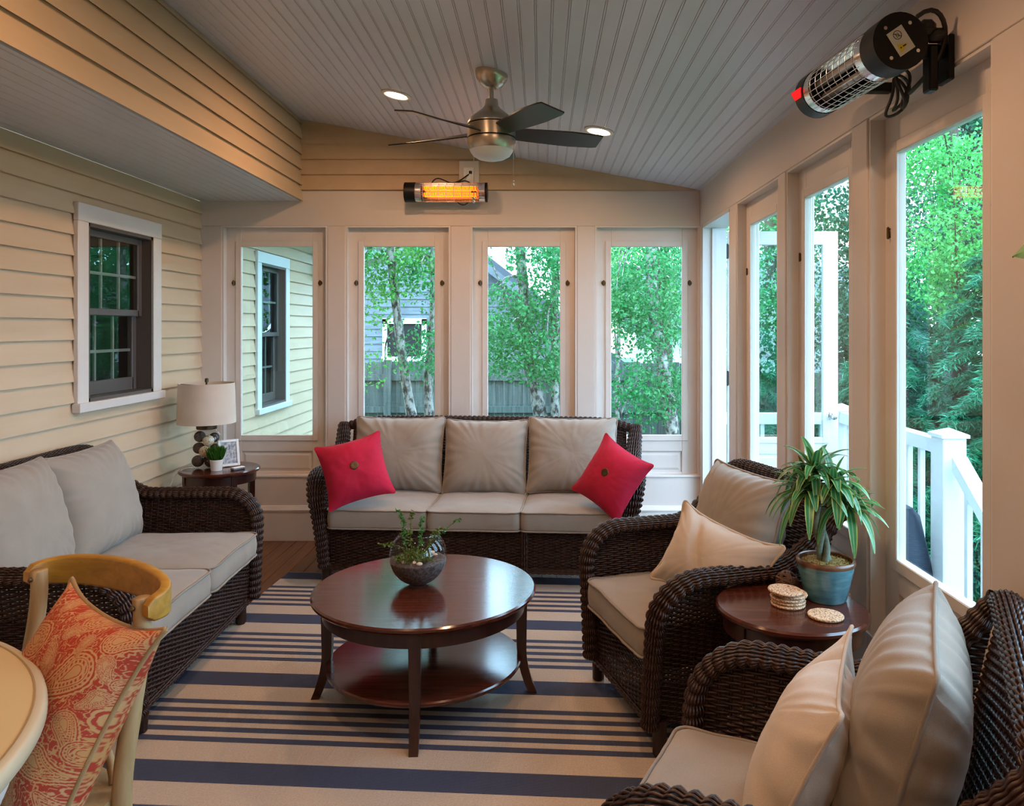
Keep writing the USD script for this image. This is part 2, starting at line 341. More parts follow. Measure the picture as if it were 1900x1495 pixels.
EXPO = .1042
def clap_x(parent, xface, sgn, y0, y1, z0, z1, holes=(), material='siding_paint'):
    """clapboards on a wall in the plane x = xface, facing sgn; holes are (ya, yb, za, zb)"""
    z = z0
    while z < z1 - .004:
        t = min(z + EXPO + .010, z1)
        segs = [(y0, y1)]
        for (ya, yb, za, zb) in holes:
            if z + EXPO > za and z < zb:
                segs = [s for (a, b) in segs for s in ((a, min(b, ya)), (max(a, yb), b)) if s[1] - s[0] > .005]
        for a, b in segs:
            part(parent, 'clapboard', prism([(xface, z + .013), (xface + sgn * .021, z), (xface + sgn * .002, t), (xface, t)], 1, a, b), material)
        z += EXPO
def clap_y(parent, yface, sgn, x0, x1, z0, z1, top=None, material='siding_paint', name='clapboard', expo=EXPO):
    z = z0
    while z < z1 - .004:
        t = min(z + expo + .010, z1); xa, xb = x0, x1
        pts = []
        for yy, zz in ((yface, z + .013), (yface + sgn * .021, z), (yface + sgn * .002, t), (yface, t)):
            for e in (0, 1):
                xx = (xa, xb)[e]
                if top is not None and e == 1: xx = min(xb, top(zz))
                if top is not None and e == 1: xx = max(xx, x0 + .02)
                pts.append((xx, yy, zz))
        part(parent, name, hull(pts), material); z += expo

wl = struct('wall_left')
WIN = (3.885, 4.535, 1.085, 1.985)            # opening of the left window: y, y, z, z
clap_x(wl, XL, 1, YF, YB, .14, ZS, [WIN])
part(wl, 'sheathing', cat(bx(XL - .12, XL, YF, WIN[0], 0, ZS), bx(XL - .12, XL, WIN[1], YB + .05, 0, ZS), bx(XL - .12, XL, WIN[0], WIN[1], 0, WIN[2]), bx(XL - .12, XL, WIN[0], WIN[1], WIN[3], ZS)), 'siding_paint')
ws = struct('wall_soffit')
clap_x(ws, XS, 1, YF, YB, ZS, 2.874)
wr = struct('wall_rear')
clap_y(wr, YF, 1, XL, XR, .14, 2.30)
part(wr, 'sheathing', bx(XL - .1, XR + .2, YF - .12, YF, 0, 3.0), 'siding_paint')
bl = struct('baseboard_left')
part(bl, 'base', bx(XL, XL + .018, YF, YB, 0, .14, .004), 'trim_paint')

# double-hung window of the house wall; the same window serves the wing outside
def house_window(parent, xface, sgn, y0, y1, z0, z1, glassmat='pane', trim='trim_paint', sash='sash_dark'):
    X = lambda a, b: (min(xface + sgn * a, xface + sgn * b), max(xface + sgn * a, xface + sgn * b))
    tw = .092
    def b(y_0, y_1, z_0, z_1, d0, d1, bev=.003): a = X(d0, d1); return bx(a[0], a[1], y_0, y_1, z_0, z_1, bev)
    part(parent, 'head_casing', b(y0 - tw, y1 + tw, z1, z1 + tw, 0, .028), trim)
    part(parent, 'side_casing', b(y0 - tw, y0, z0 - .02, z1, 0, .026), trim)
    part(parent, 'side_casing', b(y1, y1 + tw, z0 - .02, z1, 0, .026), trim)
    part(parent, 'sill', b(y0 - tw - .012, y1 + tw + .012, z0 - .058, z0 - .012, 0, .045), trim)
    part(parent, 'jamb', cat(b(y0, y0 + .018, z0 - .012, z1, -.10, .02, 0), b(y1 - .018, y1, z0 - .012, z1, -.10, .02, 0), b(y0, y1, z1 - .018, z1, -.10, .02, 0), b(y0, y1, z0 - .012, z0 + .006, -.10, .02, 0)), sash)
    zm = (z0 + z1) / 2
    for nm, za, zb, d in (('upper_sash', zm - .018, z1 - .018, -.035), ('lower_sash', z0 + .006, zm + .018, -.068)):
        s = .046
        fr = part(parent, nm, cat(b(y0 + .018, y0 + .018 + s, za, zb, d - .03, d), b(y1 - .018 - s, y1 - .018, za, zb, d - .03, d), b(y0 + .05, y1 - .05, zb - s * .8, zb, d - .03, d), b(y0 + .05, y1 - .05, za, za + s * (1.6 if nm[0] == 'l' else .8), d - .03, d)), sash)
        g0, g1 = y0 + .018 + s, y1 - .018 - s; h0, h1 = za + s * .8, zb - s * .8
        part(fr, 'muntin', cat(*[b(g0 + (g1 - g0) * q - .008, g0 + (g1 - g0) * q + .008, h0, h1, d - .024, d - .014, 0) for q in (1 / 3, 2 / 3)], b(g0, g1, (h0 + h1) / 2 - .008, (h0 + h1) / 2 + .008, d - .025, d - .013, 0)), 'muntin_grey')
        part(fr, 'pane', b(g0, g1, h0, h1, d - .012, d - .009, 0), glassmat)
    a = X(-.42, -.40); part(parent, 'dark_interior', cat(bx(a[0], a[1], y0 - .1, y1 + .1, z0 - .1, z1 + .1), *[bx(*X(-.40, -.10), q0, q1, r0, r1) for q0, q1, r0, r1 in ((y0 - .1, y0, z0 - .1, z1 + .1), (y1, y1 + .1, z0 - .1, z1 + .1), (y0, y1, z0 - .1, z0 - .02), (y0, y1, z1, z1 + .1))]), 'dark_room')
w1 = struct('window_1')
house_window(w1, XL + .012, 1, *WIN)

# ---- window units (glazed panel above a raised panel); local x along the wall, y outwards, z up
def glazed_unit(parent, w, z0=.44, z1=HEAD, sl=.115, sr=.115, buttons=True, knob=False, th=.024, material='trim_paint'):
    g0, g1, gz0, gz1 = sl, w - sr, .712, 2.008
    part(parent, 'stile', bx(0, sl, 0, th, z0, z1, .002), material)
    part(parent, 'stile', bx(w - sr, w, 0, th, z0, z1, .002), material)
    part(parent, 'top_rail', bx(sl, w - sr, .0004, th, gz1, z1, .002), material)
    part(parent, 'middle_rail', bx(sl, w - sr, .0004, th, .600, gz0, .002), material)
    part(parent, 'bottom_rail', bx(sl, w - sr, .0004, th, z0, .458, .002), material)
    p0, p1, q0, q1 = sl, w - sr, .458, .600
    rp = part(parent, 'raised_panel', bx(p0, p1, .014, th - .002, q0, q1), material)
    b = .028
    part(rp, 'panel_field', hull([(p0 + .012, .014, q0 + .012), (p1 - .012, .014, q0 + .012), (p0 + .012, .014, q1 - .012), (p1 - .012, .014, q1 - .012), (p0 + b, .004, q0 + b), (p1 - b, .004, q0 + b), (p0 + b, .004, q1 - b), (p1 - b, .004, q1 - b)]), material)
    s = .040
    sf = part(parent, 'glazing_frame', cat(bx(g0 - s, g0, -.008, .004, gz0 - s, gz1 + s, .003), bx(g1, g1 + s, -.008, .004, gz0 - s, gz1 + s, .003), bx(g0, g1, -.008, .004, gz1, gz1 + s, .003), bx(g0, g1, -.008, .004, gz0 - s, gz0, .003)), material)
    part(parent, 'pane', bx(g0 - .003, g1 + .003, .010, .013, gz0 - .003, gz1 + .003), 'pane')
    if buttons:
        for xx in (g0 - s - .012, g1 + s + .012):
            part(parent, 'turn_button', cat(xf(lathe([(0, 0), (.015, 0), (.016, .004), (.012, .009), (0, .010)], 18), np.array([[1, 0, 0, xx], [0, 0, -1, 0], [0, 1, 0, 1.758], [0, 0, 0, 1.]])), bx(xx - .005, xx + .005, -.014, -.006, 1.738, 1.778, .003)), 'bronze')
    if knob:
        xx = w - sr * .45
        part(parent, 'door_knob', xf(lathe([(0, 0), (.026, .002), (.026, .006), (.010, .010), (.010, .03), (.024, .036), (.028, .048), (.022, .060), (0, .064)], 20), np.array([[1, 0, 0, xx], [0, 0, -1, 0], [0, 1, 0, .86], [0, 0, 0, 1.]])), 'chrome', True, 'round chrome door knob')
wb = struct('wall_back')
OPB = [(-2.182, -1.462), (-1.338, -.622), (-.485, .241), (.364, XR)]
px = XL
posts = [(XL, OPB[0][0])] + [(OPB[i][1], OPB[i + 1][0]) for i in range(3)]
for a, b in posts: part(wb, 'post', bx(a, b, YB, YB + .14, .44, HEAD, .004), 'wall_paint')
part(wb, 'header', bx(XL, XR, YB, YB + .14, HEAD, 2.385, .002), 'wall_paint')
part(wb, 'lower_wall', bx(XL, XR, YB + .002, YB + .14, 0, .43), 'wall_paint')
part(wb, 'sill_band', bx(XL, XR, YB - .006, YB + .10, .43, .446, .003), 'trim_paint')
clap_y(wb, YB, -1, XS, XR, 2.388, 2.875, top=lambda z: (2.578 - z) / .178 if z > 2.385 else XR)
part(wb, 'gable_sheathing', hull([(xx, yy, zz) for yy in (YB + .001, YB + .14) for xx, zz in ((XL, 2.385), (XR, 2.385), (XS - .1, 2.87), (XL, 2.87))]), 'siding_paint')
bb = struct('baseboard_back')
part(bb, 'base', bx(XL, XR, YB - .018, YB + .002, 0, .205, .002), 'trim_paint')
part(bb, 'base_cap', prism([(YB - .026, .205), (YB - .026, .214), (YB - .012, .236), (YB, .240), (YB, .205)], 0, XL, XR), 'trim_paint')
for i, (a, b) in enumerate(OPB):
    wn = struct(f'window_{i + 2}', T((a, YO, 0)))
    glazed_unit(wn, b - a)
    part(wn, 'stop', cat(bx(0, .012, -.050, 0, .446, HEAD), bx(b - a - .012, b - a, -.050, 0, .446, HEAD), bx(.012, b - a - .012, -.050, 0, HEAD - .010, HEAD)), 'trim_paint')

wr2 = struct('wall_right')
OPR = [(5.15, 4.405), (4.257, 3.505), (3.396, 2.670), (2.543, 1.840), (1.70, .98), (.85, .13), (-.02, -.74)]
ys = [YB + .10] + [v for o in OPR for v in o] + [YF]
for a, b in zip(ys[0::2], ys[1::2]):
    if a - b > .01: part(wr2, 'post', bx(XR, XR + .13, b, a, 0, HEAD, .004), 'wall_paint')
part(wr2, 'header', bx(XR, XR + .13, YF, YB + .10, HEAD, 2.52, .002), 'wall_paint')
for i, (a, b) in enumerate(OPR[1:]):
    part(wr2, 'lower_wall', bx(XR + .002, XR + .13, b, a, 0, .43), 'wall_paint')
    part(wr2, 'sill_band', bx(XR - .006, XR + .1, b, a, .43, .446, .003), 'trim_paint')
br = struct('baseboard_right')
part(br, 'base', bx(XR - .018, XR + .001, YF, OPR[0][1], 0, .205, .002), 'trim_paint')
part(br, 'base_cap', prism([(XR - .026, .205), (XR - .026, .214), (XR - .012, .236), (XR, .240), (XR, .205)], 1, YF, OPR[0][1]), 'trim_paint')
for i, (a, b) in enumerate(OPR[1:]):
    wn = struct(f'window_{i + 6}', T((XO, a, 0), -PI / 2))
    w = a - b; glazed_unit(wn, w, sl=.105, sr=w - .105 - .475)
    part(wn, 'stop', cat(bx(0, .012, -.050, 0, .446, HEAD), bx(w - .012, w, -.050, 0, .446, HEAD), bx(.012, w - .012, -.050, 0, HEAD - .010, HEAD)), 'trim_paint')
# door: jambs in the wall, the leaf swung fully open to the outside
dj = struct('door_1')
part(dj, 'jamb', cat(bx(XR + .0005, XR + .16, 5.135, 5.15, .0, HEAD - .01), bx(XR + .0005, XR + .16, 4.405, 4.42, 0, HEAD - .01), bx(XR + .0005, XR + .16, 4.405, 5.15, HEAD - .025, HEAD - .0005)), 'exterior_white')
part(dj, 'door_stop', cat(bx(XR + .06, XR + .09, 5.12, 5.135, 0, HEAD - .03), bx(XR + .06, XR + .09, 4.42, 4.435, 0, HEAD - .03)), 'exterior_white')
part(dj, 'threshold', bx(XR - .01, XR + .18, 4.405, 5.15, 0, .018, .006), 'mahogany_dark')
leaf = struct('door_2', T((XR + .175, 5.165, 0), math.radians(-1)))
part(leaf, 'kick_rail', bx(0, .74, .0, .042, .03, .44, .002), 'exterior_white')
glazed_unit(leaf, .74, z1=2.10, sl=.105, sr=.105, buttons=False, knob=True, material='exterior_white')
for z in (1.965, 1.11, .275):
    part(leaf, 'hinge', cat(bx(-.045, .03, -.004, 0, z - .045, z + .045), xf(lathe([(0, -.05), (.009, -.05), (.009, .05), (0, .05)], 10, z, (-.006, -.006)), np.eye(4))), 'black_metal')
part(leaf, 'hold_open_hook', cat(bx(-.13, -.05, -.03, -.01, .205, .23, .004), tube([(-.06, -.02, .215), (.05, -.012, .21)], .004, 6)), 'black_metal')

# ---------------------------------------------------------------- rug
RA = math.radians(3.75)
# rug frame: local x along the stripes, local y to the back; y = 0 is where a wide dark stripe starts
rug = single('rug', 'flat-woven rug with blue-grey and cream stripes under the coffee table', 'rug',
             bx(-1.79, .78, -1.02 - .648 * 0, .648 * 3 + .125 - .0, 0, .007, .003), 'rug_stripes', T((2.351 * math.sin(RA), 2.351 * math.cos(RA), .0005), -RA))

# ---------------------------------------------------------------- wicker
def weave(surf, ufun, v0, v1, weft=.0085, stake=.031, amp=.0042, wr=.58, tk=.0030, vtop=None, u0=None, u1=None, stakes=True):
    rows = np.arange(v0 + weft / 2, v1, weft); P, N = [], []
    rng = [ufun(v) for v in rows]; L = max(b - a for a, b in rng); n = int(math.ceil(L / stake)) * 3 + 1
    U = np.stack([np.linspace(a, b, n) for a, b in rng]); Vv = np.repeat(rows[:, None], n, 1)
    e = 1e-3
    P0 = surf(U, Vv); du = surf(U + e, Vv) - surf(U - e, Vv); dv = surf(U, Vv + e) - surf(U, Vv - e)
    Nn = np.cross(du, dv); Nn /= np.linalg.norm(Nn, axis=2, keepdims=True) + 1e-12
    ph = np.cos(PI * U / stake + PI * np.arange(len(rows))[:, None])
    m = [tubes(P0 + Nn * (amp * ph)[..., None], Nn, weft * wr, tk)]
    if stakes:
        us = np.arange(math.ceil(u0 / stake) * stake, u1, stake)
        nv = 14; VV = np.stack([np.linspace(v0, (vtop(u) if vtop else v1) - .002, nv) for u in us]); UU = np.repeat(us[:, None], nv, 1)
        P0 = surf(UU, VV); du = surf(UU + e, VV) - surf(UU - e, VV); dv = surf(UU, VV + e) - surf(UU, VV - e)
        Nn = np.cross(du, dv); Nn /= np.linalg.norm(Nn, axis=2, keepdims=True) + 1e-12
        m.append(tubes(P0, Nn, .0042, .0026))
    return cat(*m)
def roll(path, side, a, b, pitch=.031, n=20, bump=.36):
    """a woven roll: strands along the path over bulging stakes; returns (strands, core)"""
    C, s = resample(path, pitch / 4); Tn = np.gradient(C, axis=0); Tn /= np.linalg.norm(Tn, axis=1, keepdims=True)
    S = np.broadcast_to(np.asarray(side, float), C.shape) if np.ndim(side) == 1 else np.stack([np.interp(s, np.linspace(0, s[-1], len(side)), np.asarray(side)[:, k]) for k in range(3)], 1)
    S = S - Tn * (S * Tn).sum(1, keepdims=True); S = S / np.linalg.norm(S, axis=1, keepdims=True); N = np.cross(S, Tn)
    a = np.interp(s, np.linspace(0, s[-1], len(np.atleast_1d(a))), np.atleast_1d(a)); b = np.interp(s, np.linspace(0, s[-1], len(np.atleast_1d(b))), np.atleast_1d(b))
    bm = 1 + bump * (np.abs(np.sin(PI * s / pitch)) ** .7 - .6)
    P, NN = [], []
    for k in range(n):
        t = 2 * PI * k / n; r = a[:, None] * math.cos(t) * S + b[:, None] * math.sin(t) * N
        P.append(C + r * bm[:, None]); q = b[:, None] * math.cos(t) * S + a[:, None] * math.sin(t) * N; NN.append(q / np.linalg.norm(q, axis=1, keepdims=True))
    per = PI * (a.mean() + b.mean())
    st = tubes(np.stack(P), np.stack(NN), per / n * .52, .0035)
    m = 12; ang = np.arange(m) * 2 * PI / m
    V = (C[:, None] + .90 * (a[:, None, None] * np.cos(ang)[None, :, None] * S[:, None] + b[:, None, None] * np.sin(ang)[None, :, None] * N[:, None])).reshape(-1, 3)
    i, j = np.meshgrid(np.arange(len(C) - 1), np.arange(m), indexing='ij'); i, j = i.ravel(), j.ravel()
    core = (V, np.stack([i * m + j, i * m + (j + 1) % m, (i + 1) * m + (j + 1) % m, (i + 1) * m + j], 1))
    return st, core

# ---------------------------------------------------------------- cushions
def outline(w, h, r, n):
    pts = []
    segs = [((w / 2 - r, h / 2 - r), 0), ((-w / 2 + r, h / 2 - r), 90), ((-w / 2 + r, -h / 2 + r), 180), ((w / 2 - r, -h / 2 + r), 270)]
    for (c, a0) in segs:
        for t in np.linspace(0, 90, 9): a = math.radians(a0 + t); pts.append((c[0] + r * math.cos(a), c[1] + r * math.sin(a), 0))
    pts.append(pts[0]); P, _ = resample(np.array(pts), (2 * w + 2 * h) / n); return P[:-1, :2]
def rings_mesh(layers):
    n = len(layers[0]); v = np.vstack(layers); f = []
    for k in range(len(layers) - 1):
        i = np.arange(n); f.append(np.stack([k * n + i, k * n + (i + 1) % n, (k + 1) * n + (i + 1) % n, (k + 1) * n + i], 1))
    return v, np.vstack(f)
def box_cushion(w, d, h, crown=.028, r=.035, seed=0, n=150):
    """boxed seat cushion lying on z = 0; returns (mesh, piping)"""
    O = outline(w, d, r, n); z3 = lambda z, s, dz=0: None
    def ring(s, z): return np.c_[O * s, np.full(len(O), z)]
    L = []
    for s in (.0005, .5, .8, .93): L.append(ring(s, 0.004 - .004 * s))
    for q in np.linspace(0, 1, 7):
        o = O * (1 + .018 * math.sin(PI * q)); L.append(np.c_[o, np.full(len(O), .002 + (h - .004) * q)])
    for s in np.r_[.985, .96, .92, .86, np.linspace(.78, .05, 14), .0005]:
        P2 = ring(s, h); P2[:, 2] += crown * np.clip((1 - np.abs(P2[:, 0] / (w / 2)) ** 3.2) * (1 - np.abs(P2[:, 1] / (d / 2)) ** 3.2), 0, 1) ** .8; L.append(P2)
    V, F = rings_mesh(L)
    nz = meshkit.fbm(V * np.array([5, 5, 5]) + seed * 3.1, 4, seed) - .5
    k = np.clip(V[:, 2] / h, 0, 1); V[:, 2] += nz * .020 * k
    V[:, :2] += (meshkit.fbm(V[:, [0, 1, 2]] * np.array([9, 9, 2.]) + 7 + seed, 3, seed + 5) - .5)[:, None] * .010
    wob = lambda z: tube(np.c_[O * 1.012 + (meshkit.fbm(np.c_[O * 9, np.full(len(O), z * 2.)] + 7 + seed, 3, seed + 5) - .5)[:, None] * .010, z + (meshkit.fbm(np.c_[O * 5, np.full(len(O), z * 5)] + seed * 3.1, 4, seed) - .5) * .020 * np.clip(z / h, 0, 1)], .0045, 6, True)
    return (V, F), cat(wob(h), wob(.004))
def pillow(w, h, t, pinch=.03, seed=0, n=176, power=2.3, q=.6, pucker=.006, crease=0.0, ear=.02, sag=0.0):
    """knife-edge pillow centred on the origin: x width, y height, z front; returns (mesh, piping, outline)"""
    O = outline(w, h, .022, n)
    xn, yn = O[:, 0] / (w / 2), O[:, 1] / (h / 2)
    O0 = O.copy()
    def bend(P, X, Y):
        # edges drawn in between the corners, corners pulled out; smooth over the whole face
        P = P.copy(); P[:, 0] += np.sign(X) * (-pinch * (1 - Y ** 2) * np.abs(X) ** 3 + ear * np.abs(X * Y) ** 6); P[:, 1] += np.sign(Y) * (-pinch * (1 - X ** 2) * np.abs(Y) ** 3 + ear * np.abs(X * Y) ** 6)
        return P
    O = bend(O0, xn, yn)
    s_arc = np.r_[0, np.cumsum(np.linalg.norm(np.diff(O, axis=0), axis=1))]
    ss = np.r_[1, .99, .97, .94, .90, .85, np.linspace(.78, .05, 15), .0005]
    def side_layers(sg):
        L = []
        for s in ss:
            X, Y = xn * s, yn * s; P = bend(O0 * s, X, Y)
            base = t * np.clip((1 - np.abs(X) ** power) * (1 - np.abs(Y) ** power), 0, 1) ** q * (1 - s ** 14) ** .5
            corner = 1 - .30 * np.abs(X * Y) ** 3
            pk = pucker * np.sin(s_arc * 75 + 5 * (meshkit.noise(np.c_[O * 12, np.full(len(O), seed + sg)], seed) - .5)) * math.exp(-((1 - s) / .16)) * (s < .995)
            nz = (meshkit.fbm(np.c_[P * 7, np.full(len(O), seed * 1.7 + sg * 4)], 4, seed) - .5) * .022 * (1 - s ** 8)
            z = base * corner + pk + nz
            if crease: z = z - crease * np.exp(-(((X * .9 + Y * .35 + .12)) / .10) ** 2) * (1 - s ** 6) * np.clip(1 + Y, 0, 1)
            if sag: z = z * (1 + sag * (-Y) * (1 - s))
            L.append(np.c_[P, sg * z])
        return L
    Vf, Ff = rings_mesh(side_layers(1)); Vb, Fb = rings_mesh(side_layers(-1))
    F = np.vstack([Ff, Fb[:, ::-1] + len(Vf)]); V = np.vstack([Vf, Vb])
    pp = tube(np.c_[O * 1.003, np.zeros(len(O))], .0048, 6, True)
    return (V, F), pp
RX = lambda d: np.array([[1, 0, 0], [0, math.cos(math.radians(d)), -math.sin(math.radians(d))], [0, math.sin(math.radians(d)), math.cos(math.radians(d))]])
RY = lambda d: np.array([[math.cos(math.radians(d)), 0, math.sin(math.radians(d))], [0, 1, 0], [-math.sin(math.radians(d)), 0, math.cos(math.radians(d))]])
RZ = lambda d: np.array([[math.cos(math.radians(d)), -math.sin(math.radians(d)), 0], [math.sin(math.radians(d)), math.cos(math.radians(d)), 0], [0, 0, 1]])
def M4(R, t):
    m = np.eye(4); m[:3, :3] = R; m[:3, 3] = t; return m

def wicker_seat(name, label, m, W, Dp, seats, group=None, leg_in=.03, arm_h=.615, back_h=.855, lean=.12, seat_d=.60, units=(), back_cushions=True, fine=.0085, bc_t=.105, bc_h=.46, seed=1):
    """local x width, y depth (front at 0), z up; W between arm centres, Dp depth of the back at the seat"""
    t = thing(name, label, 'sofa' if len(seats) > 1 else 'armchair', m, group)
    zb, zs = .10, .325
    xa = lambda z: W / 2 - .045 + .075 * np.clip(z / arm_h, 0, 1.3) ** 1.4           # the arms lean outwards
    yb = lambda z: Dp + lean * np.clip((z - zs) / (back_h - zs), 0, 1.2)
    fr = .16                                                                            # front curve of the arm
    y1 = Dp - .02; ysw = Dp - .16
    def ztop(y):
        y = np.asarray(y, float)
        c = np.clip(y / fr, 0, 1); z = (arm_h - .15) + .15 * np.sqrt(np.clip(1 - (1 - c) ** 2, 0, 1))
        return z + np.clip((y - ysw) / (Dp + lean - ysw), 0, 1) ** 1.7 * (back_h - .02 - arm_h)
    for sg in (-1, 1):
        surf = lambda u, v, sg=sg: np.stack([sg * xa(v) + 0 * u, u + 0 * v, v + 0 * u], -1)
        yg = np.linspace(0, Dp + lean, 400); zg = ztop(yg)
        def uf(v):
            ok = yg[(zg > v) & (yg < yb(v))]
            return (ok[0], min(ok[-1], float(yb(v)))) if len(ok) > 3 else (Dp + lean - .03, Dp + lean)
        pan = part(t, 'arm', weave(surf, uf, zb, back_h - .06, fine, vtop=lambda u: float(ztop(u)) - .01, u0=.012, u1=Dp + .02), 'wicker', True)
        th = np.linspace(0, PI / 2, 10)
        ys = np.r_[np.zeros(10), fr - fr * np.cos(th), np.linspace(fr + .02, Dp + lean - .004, 40)]
        zs_ = np.r_[np.linspace(zb, arm_h - .155, 10), arm_h - .15 + .15 * np.sin(th), ztop(np.linspace(fr + .02, Dp + lean - .004, 40))]
        path = np.stack([sg * (xa(zs_) + .006), ys, zs_], 1)
        aw = [.030, .032, .036, .046, .052, .052, .050, .046, .040, .036]
        st, core = roll(path, (1, 0, 0), aw, [.026, .026, .026, .024, .022, .022, .022, .022, .022, .022])
        rl = part(pan, 'arm_roll', st, 'wicker', True)
        part(pan, 'arm_roll_core', core, 'wicker_core', True)
    bs = lambda u, v: np.stack([u + 0 * v, yb(v) + 0 * u - .016 * np.cos(np.clip(u / (W / 2), -1, 1) * PI / 2) * 0, v + 0 * u], -1)
    xe = W / 2 + .01
    bk = part(t, 'back', weave(bs, lambda v: (-xe, xe), .20, back_h - .012, fine * 1.06, u0=-xe, u1=xe), 'wicker', True)
    xs = np.linspace(-1, 1, 60); xt = xa(back_h) + .004
    zz = back_h - .055 * np.abs(xs) ** 9
    path = np.stack([xs * xt, np.full(60, Dp + lean) + .004, zz], 1)
    st, core = roll(path, (0, 1, 0), .030, .024)
    part(bk, 'back_roll', st, 'wicker', True); part(bk, 'back_roll_core', core, 'wicker_core', True)
    fs = lambda u, v: np.stack([u + 0 * v, 0 * u + .022 + 0 * v, v + 0 * u], -1)
    xf_ = W / 2 - .045
    ap = part(t, 'front_apron', weave(fs, lambda v: (-xf_, xf_), zb + .004, zs, fine, u0=-xf_, u1=xf_), 'wicker', True)
    st, core = roll(np.stack([np.linspace(-xf_, xf_, 40), np.full(40, .02), np.full(40, zb)], 1), (0, 1, 0), .014, .012, n=8)
    part(ap, 'apron_rim', cat(st, core), 'wicker', True)
    for ux in units:
        st, core = roll(np.stack([np.full(12, ux), np.full(12, .014), np.linspace(.03, zs, 12)], 1), (1, 0, 0), .018, .016, n=8)
        part(ap, 'seam_post', cat(st, core), 'wicker', True)
    part(t, 'seat_deck', cat(bx(-W / 2 + .03, W / 2 - .03, .04, Dp + .03, zs - .03, zs - .002), bx(-W / 2 + .0, W / 2 - .0, Dp + .01, Dp + .016, .18, zs)), 'wicker_core')
    for sx in (-1, 1):
        for yy in (.035, Dp - .03):
            part(t, 'leg', lathe([(0, 0), (.019, 0), (.019, .012), (.024, .014), (.026, .13), (0, .13)], 14, 0, (sx * (W / 2 - leg_in), yy)), 'dark_leg', 40)
    tot = W - .10; x = -tot / 2
    for i, fw in enumerate(seats):
        w = tot * fw; me, pp = box_cushion(w - .006, seat_d, .105, seed=seed * 10 + i)
        R = M4(np.eye(3), (x + w / 2, -.022 + seat_d / 2, zs))
        c = part(t, 'seat_cushion', xf(me, R), 'taupe_fabric', True); part(c, 'piping', xf(pp, R), 'taupe_piping', True)
        if back_cushions:
            ww = w * (1.0 if len(seats) > 1 else .99); me, pp = pillow(ww - .008, bc_h, bc_t, .010, seed * 10 + i + 3, power=2.8, q=.40, pucker=.008, ear=.006)
            R3 = np.eye(3) @ RX(90 - 15 - 2 * ((i * 7) % 3)); dz = [0, -.012, .006][i % 3]
            # pillow front (+z local) turns towards -y
            R = M4(R3, (x + w / 2, float(yb(.60)) - bc_t - .036, zs + .105 + bc_h * .485 + .012 + dz))
            c = part(t, 'back_cushion', xf(me, R), 'taupe_fabric', True); part(c, 'piping', xf(pp, R), 'taupe_piping', True)
        x += w
    return t
sofa = wicker_seat('wicker_sofa', 'long three-seat dark wicker sofa with taupe cushions below the back windows', T((-.385, 4.245, 0), -RA), 1.74, .56, (.345, .318, .337), units=(.29,), seed=2)
love = wicker_seat('wicker_loveseat', 'two-seat dark wicker loveseat with taupe cushions against the left siding wall', T((-1.415, 3.235, 0), math.radians(92)), 1.24, .70, (.5, .5), leg_in=.12, seat_d=.70, seed=3, bc_h=.48, bc_t=.11)
chair = wicker_seat('wicker_armchair', 'dark wicker armchair beside the right wall, behind the round side table', M4(RZ(-73.4), (.282, 2.853, 0)), .64, .575, (1.0,), seat_d=.58, seed=4, bc_t=.10)
copy(chair, M4(RZ(-117), (.252, 1.712, 0)), 'dark wicker armchair nearest the camera, cut off by the bottom right corner')

def throw(name, label, m, w, h, t, fab, pipe=None, **kw):
    th = thing(name, label, 'pillow', m); me, pp = pillow(w, h, t, **kw)
    part(th, 'cover', me, fab, True)
    if pipe: part(th, 'piping', pp, pipe, True)
    return th
def aim(c, normal, roll_deg=0.0):
    """pillow axes: front (+z) along normal, up in the vertical plane, then rolled about the normal"""
    n = np.array(normal, float); n /= np.linalg.norm(n); x = np.cross([0, 0, 1.0], n); x /= np.linalg.norm(x); y = np.cross(n, x)
    R = np.stack([x, y, n], 1) @ RZ(roll_deg); return M4(R, c)
for lab, m, sd in (('crimson square pillow with a dark button, at the left end of the sofa', aim((-1.055, 4.325, .645), (.22, -1, .42), 14), 5),
                   ('crimson square pillow with a dark button, at the right end of the sofa', aim((.385, 4.22, .625), (-.75, -1, .50), -24), 8)):
    th = throw('throw_pillow', lab, m, .37, .37, .085, 'red_fabric', seed=sd, pinch=.016, pucker=.002, ear=.012)
    part(th, 'button', xf(lathe([(0, 0), (.022, 0), (.024, .004), (.020, .008), (.006, .006), (0, .006)], 18), M4(np.eye(3), (.0, .01, .081))), 'bronze', True, 'dark round button')
throw('lumbar_pillow', 'cream rectangular pillow with piping on the wicker armchair by the side table', aim((.620, 2.75, .605), (-.72, -.72, .48), -12), .42, .285, .10, 'cream_fabric', 'cream_piping', seed=12, pinch=.012, crease=.02, ear=.03)
throw('lumbar_pillow', 'cream rectangular pillow with piping on the armchair nearest the camera', aim((.53, 1.55, .60), (-.88, .42, .45), 4), .50, .36, .085, 'cream_fabric', 'cream_piping', seed=14, pinch=.012, crease=.03, ear=.03)

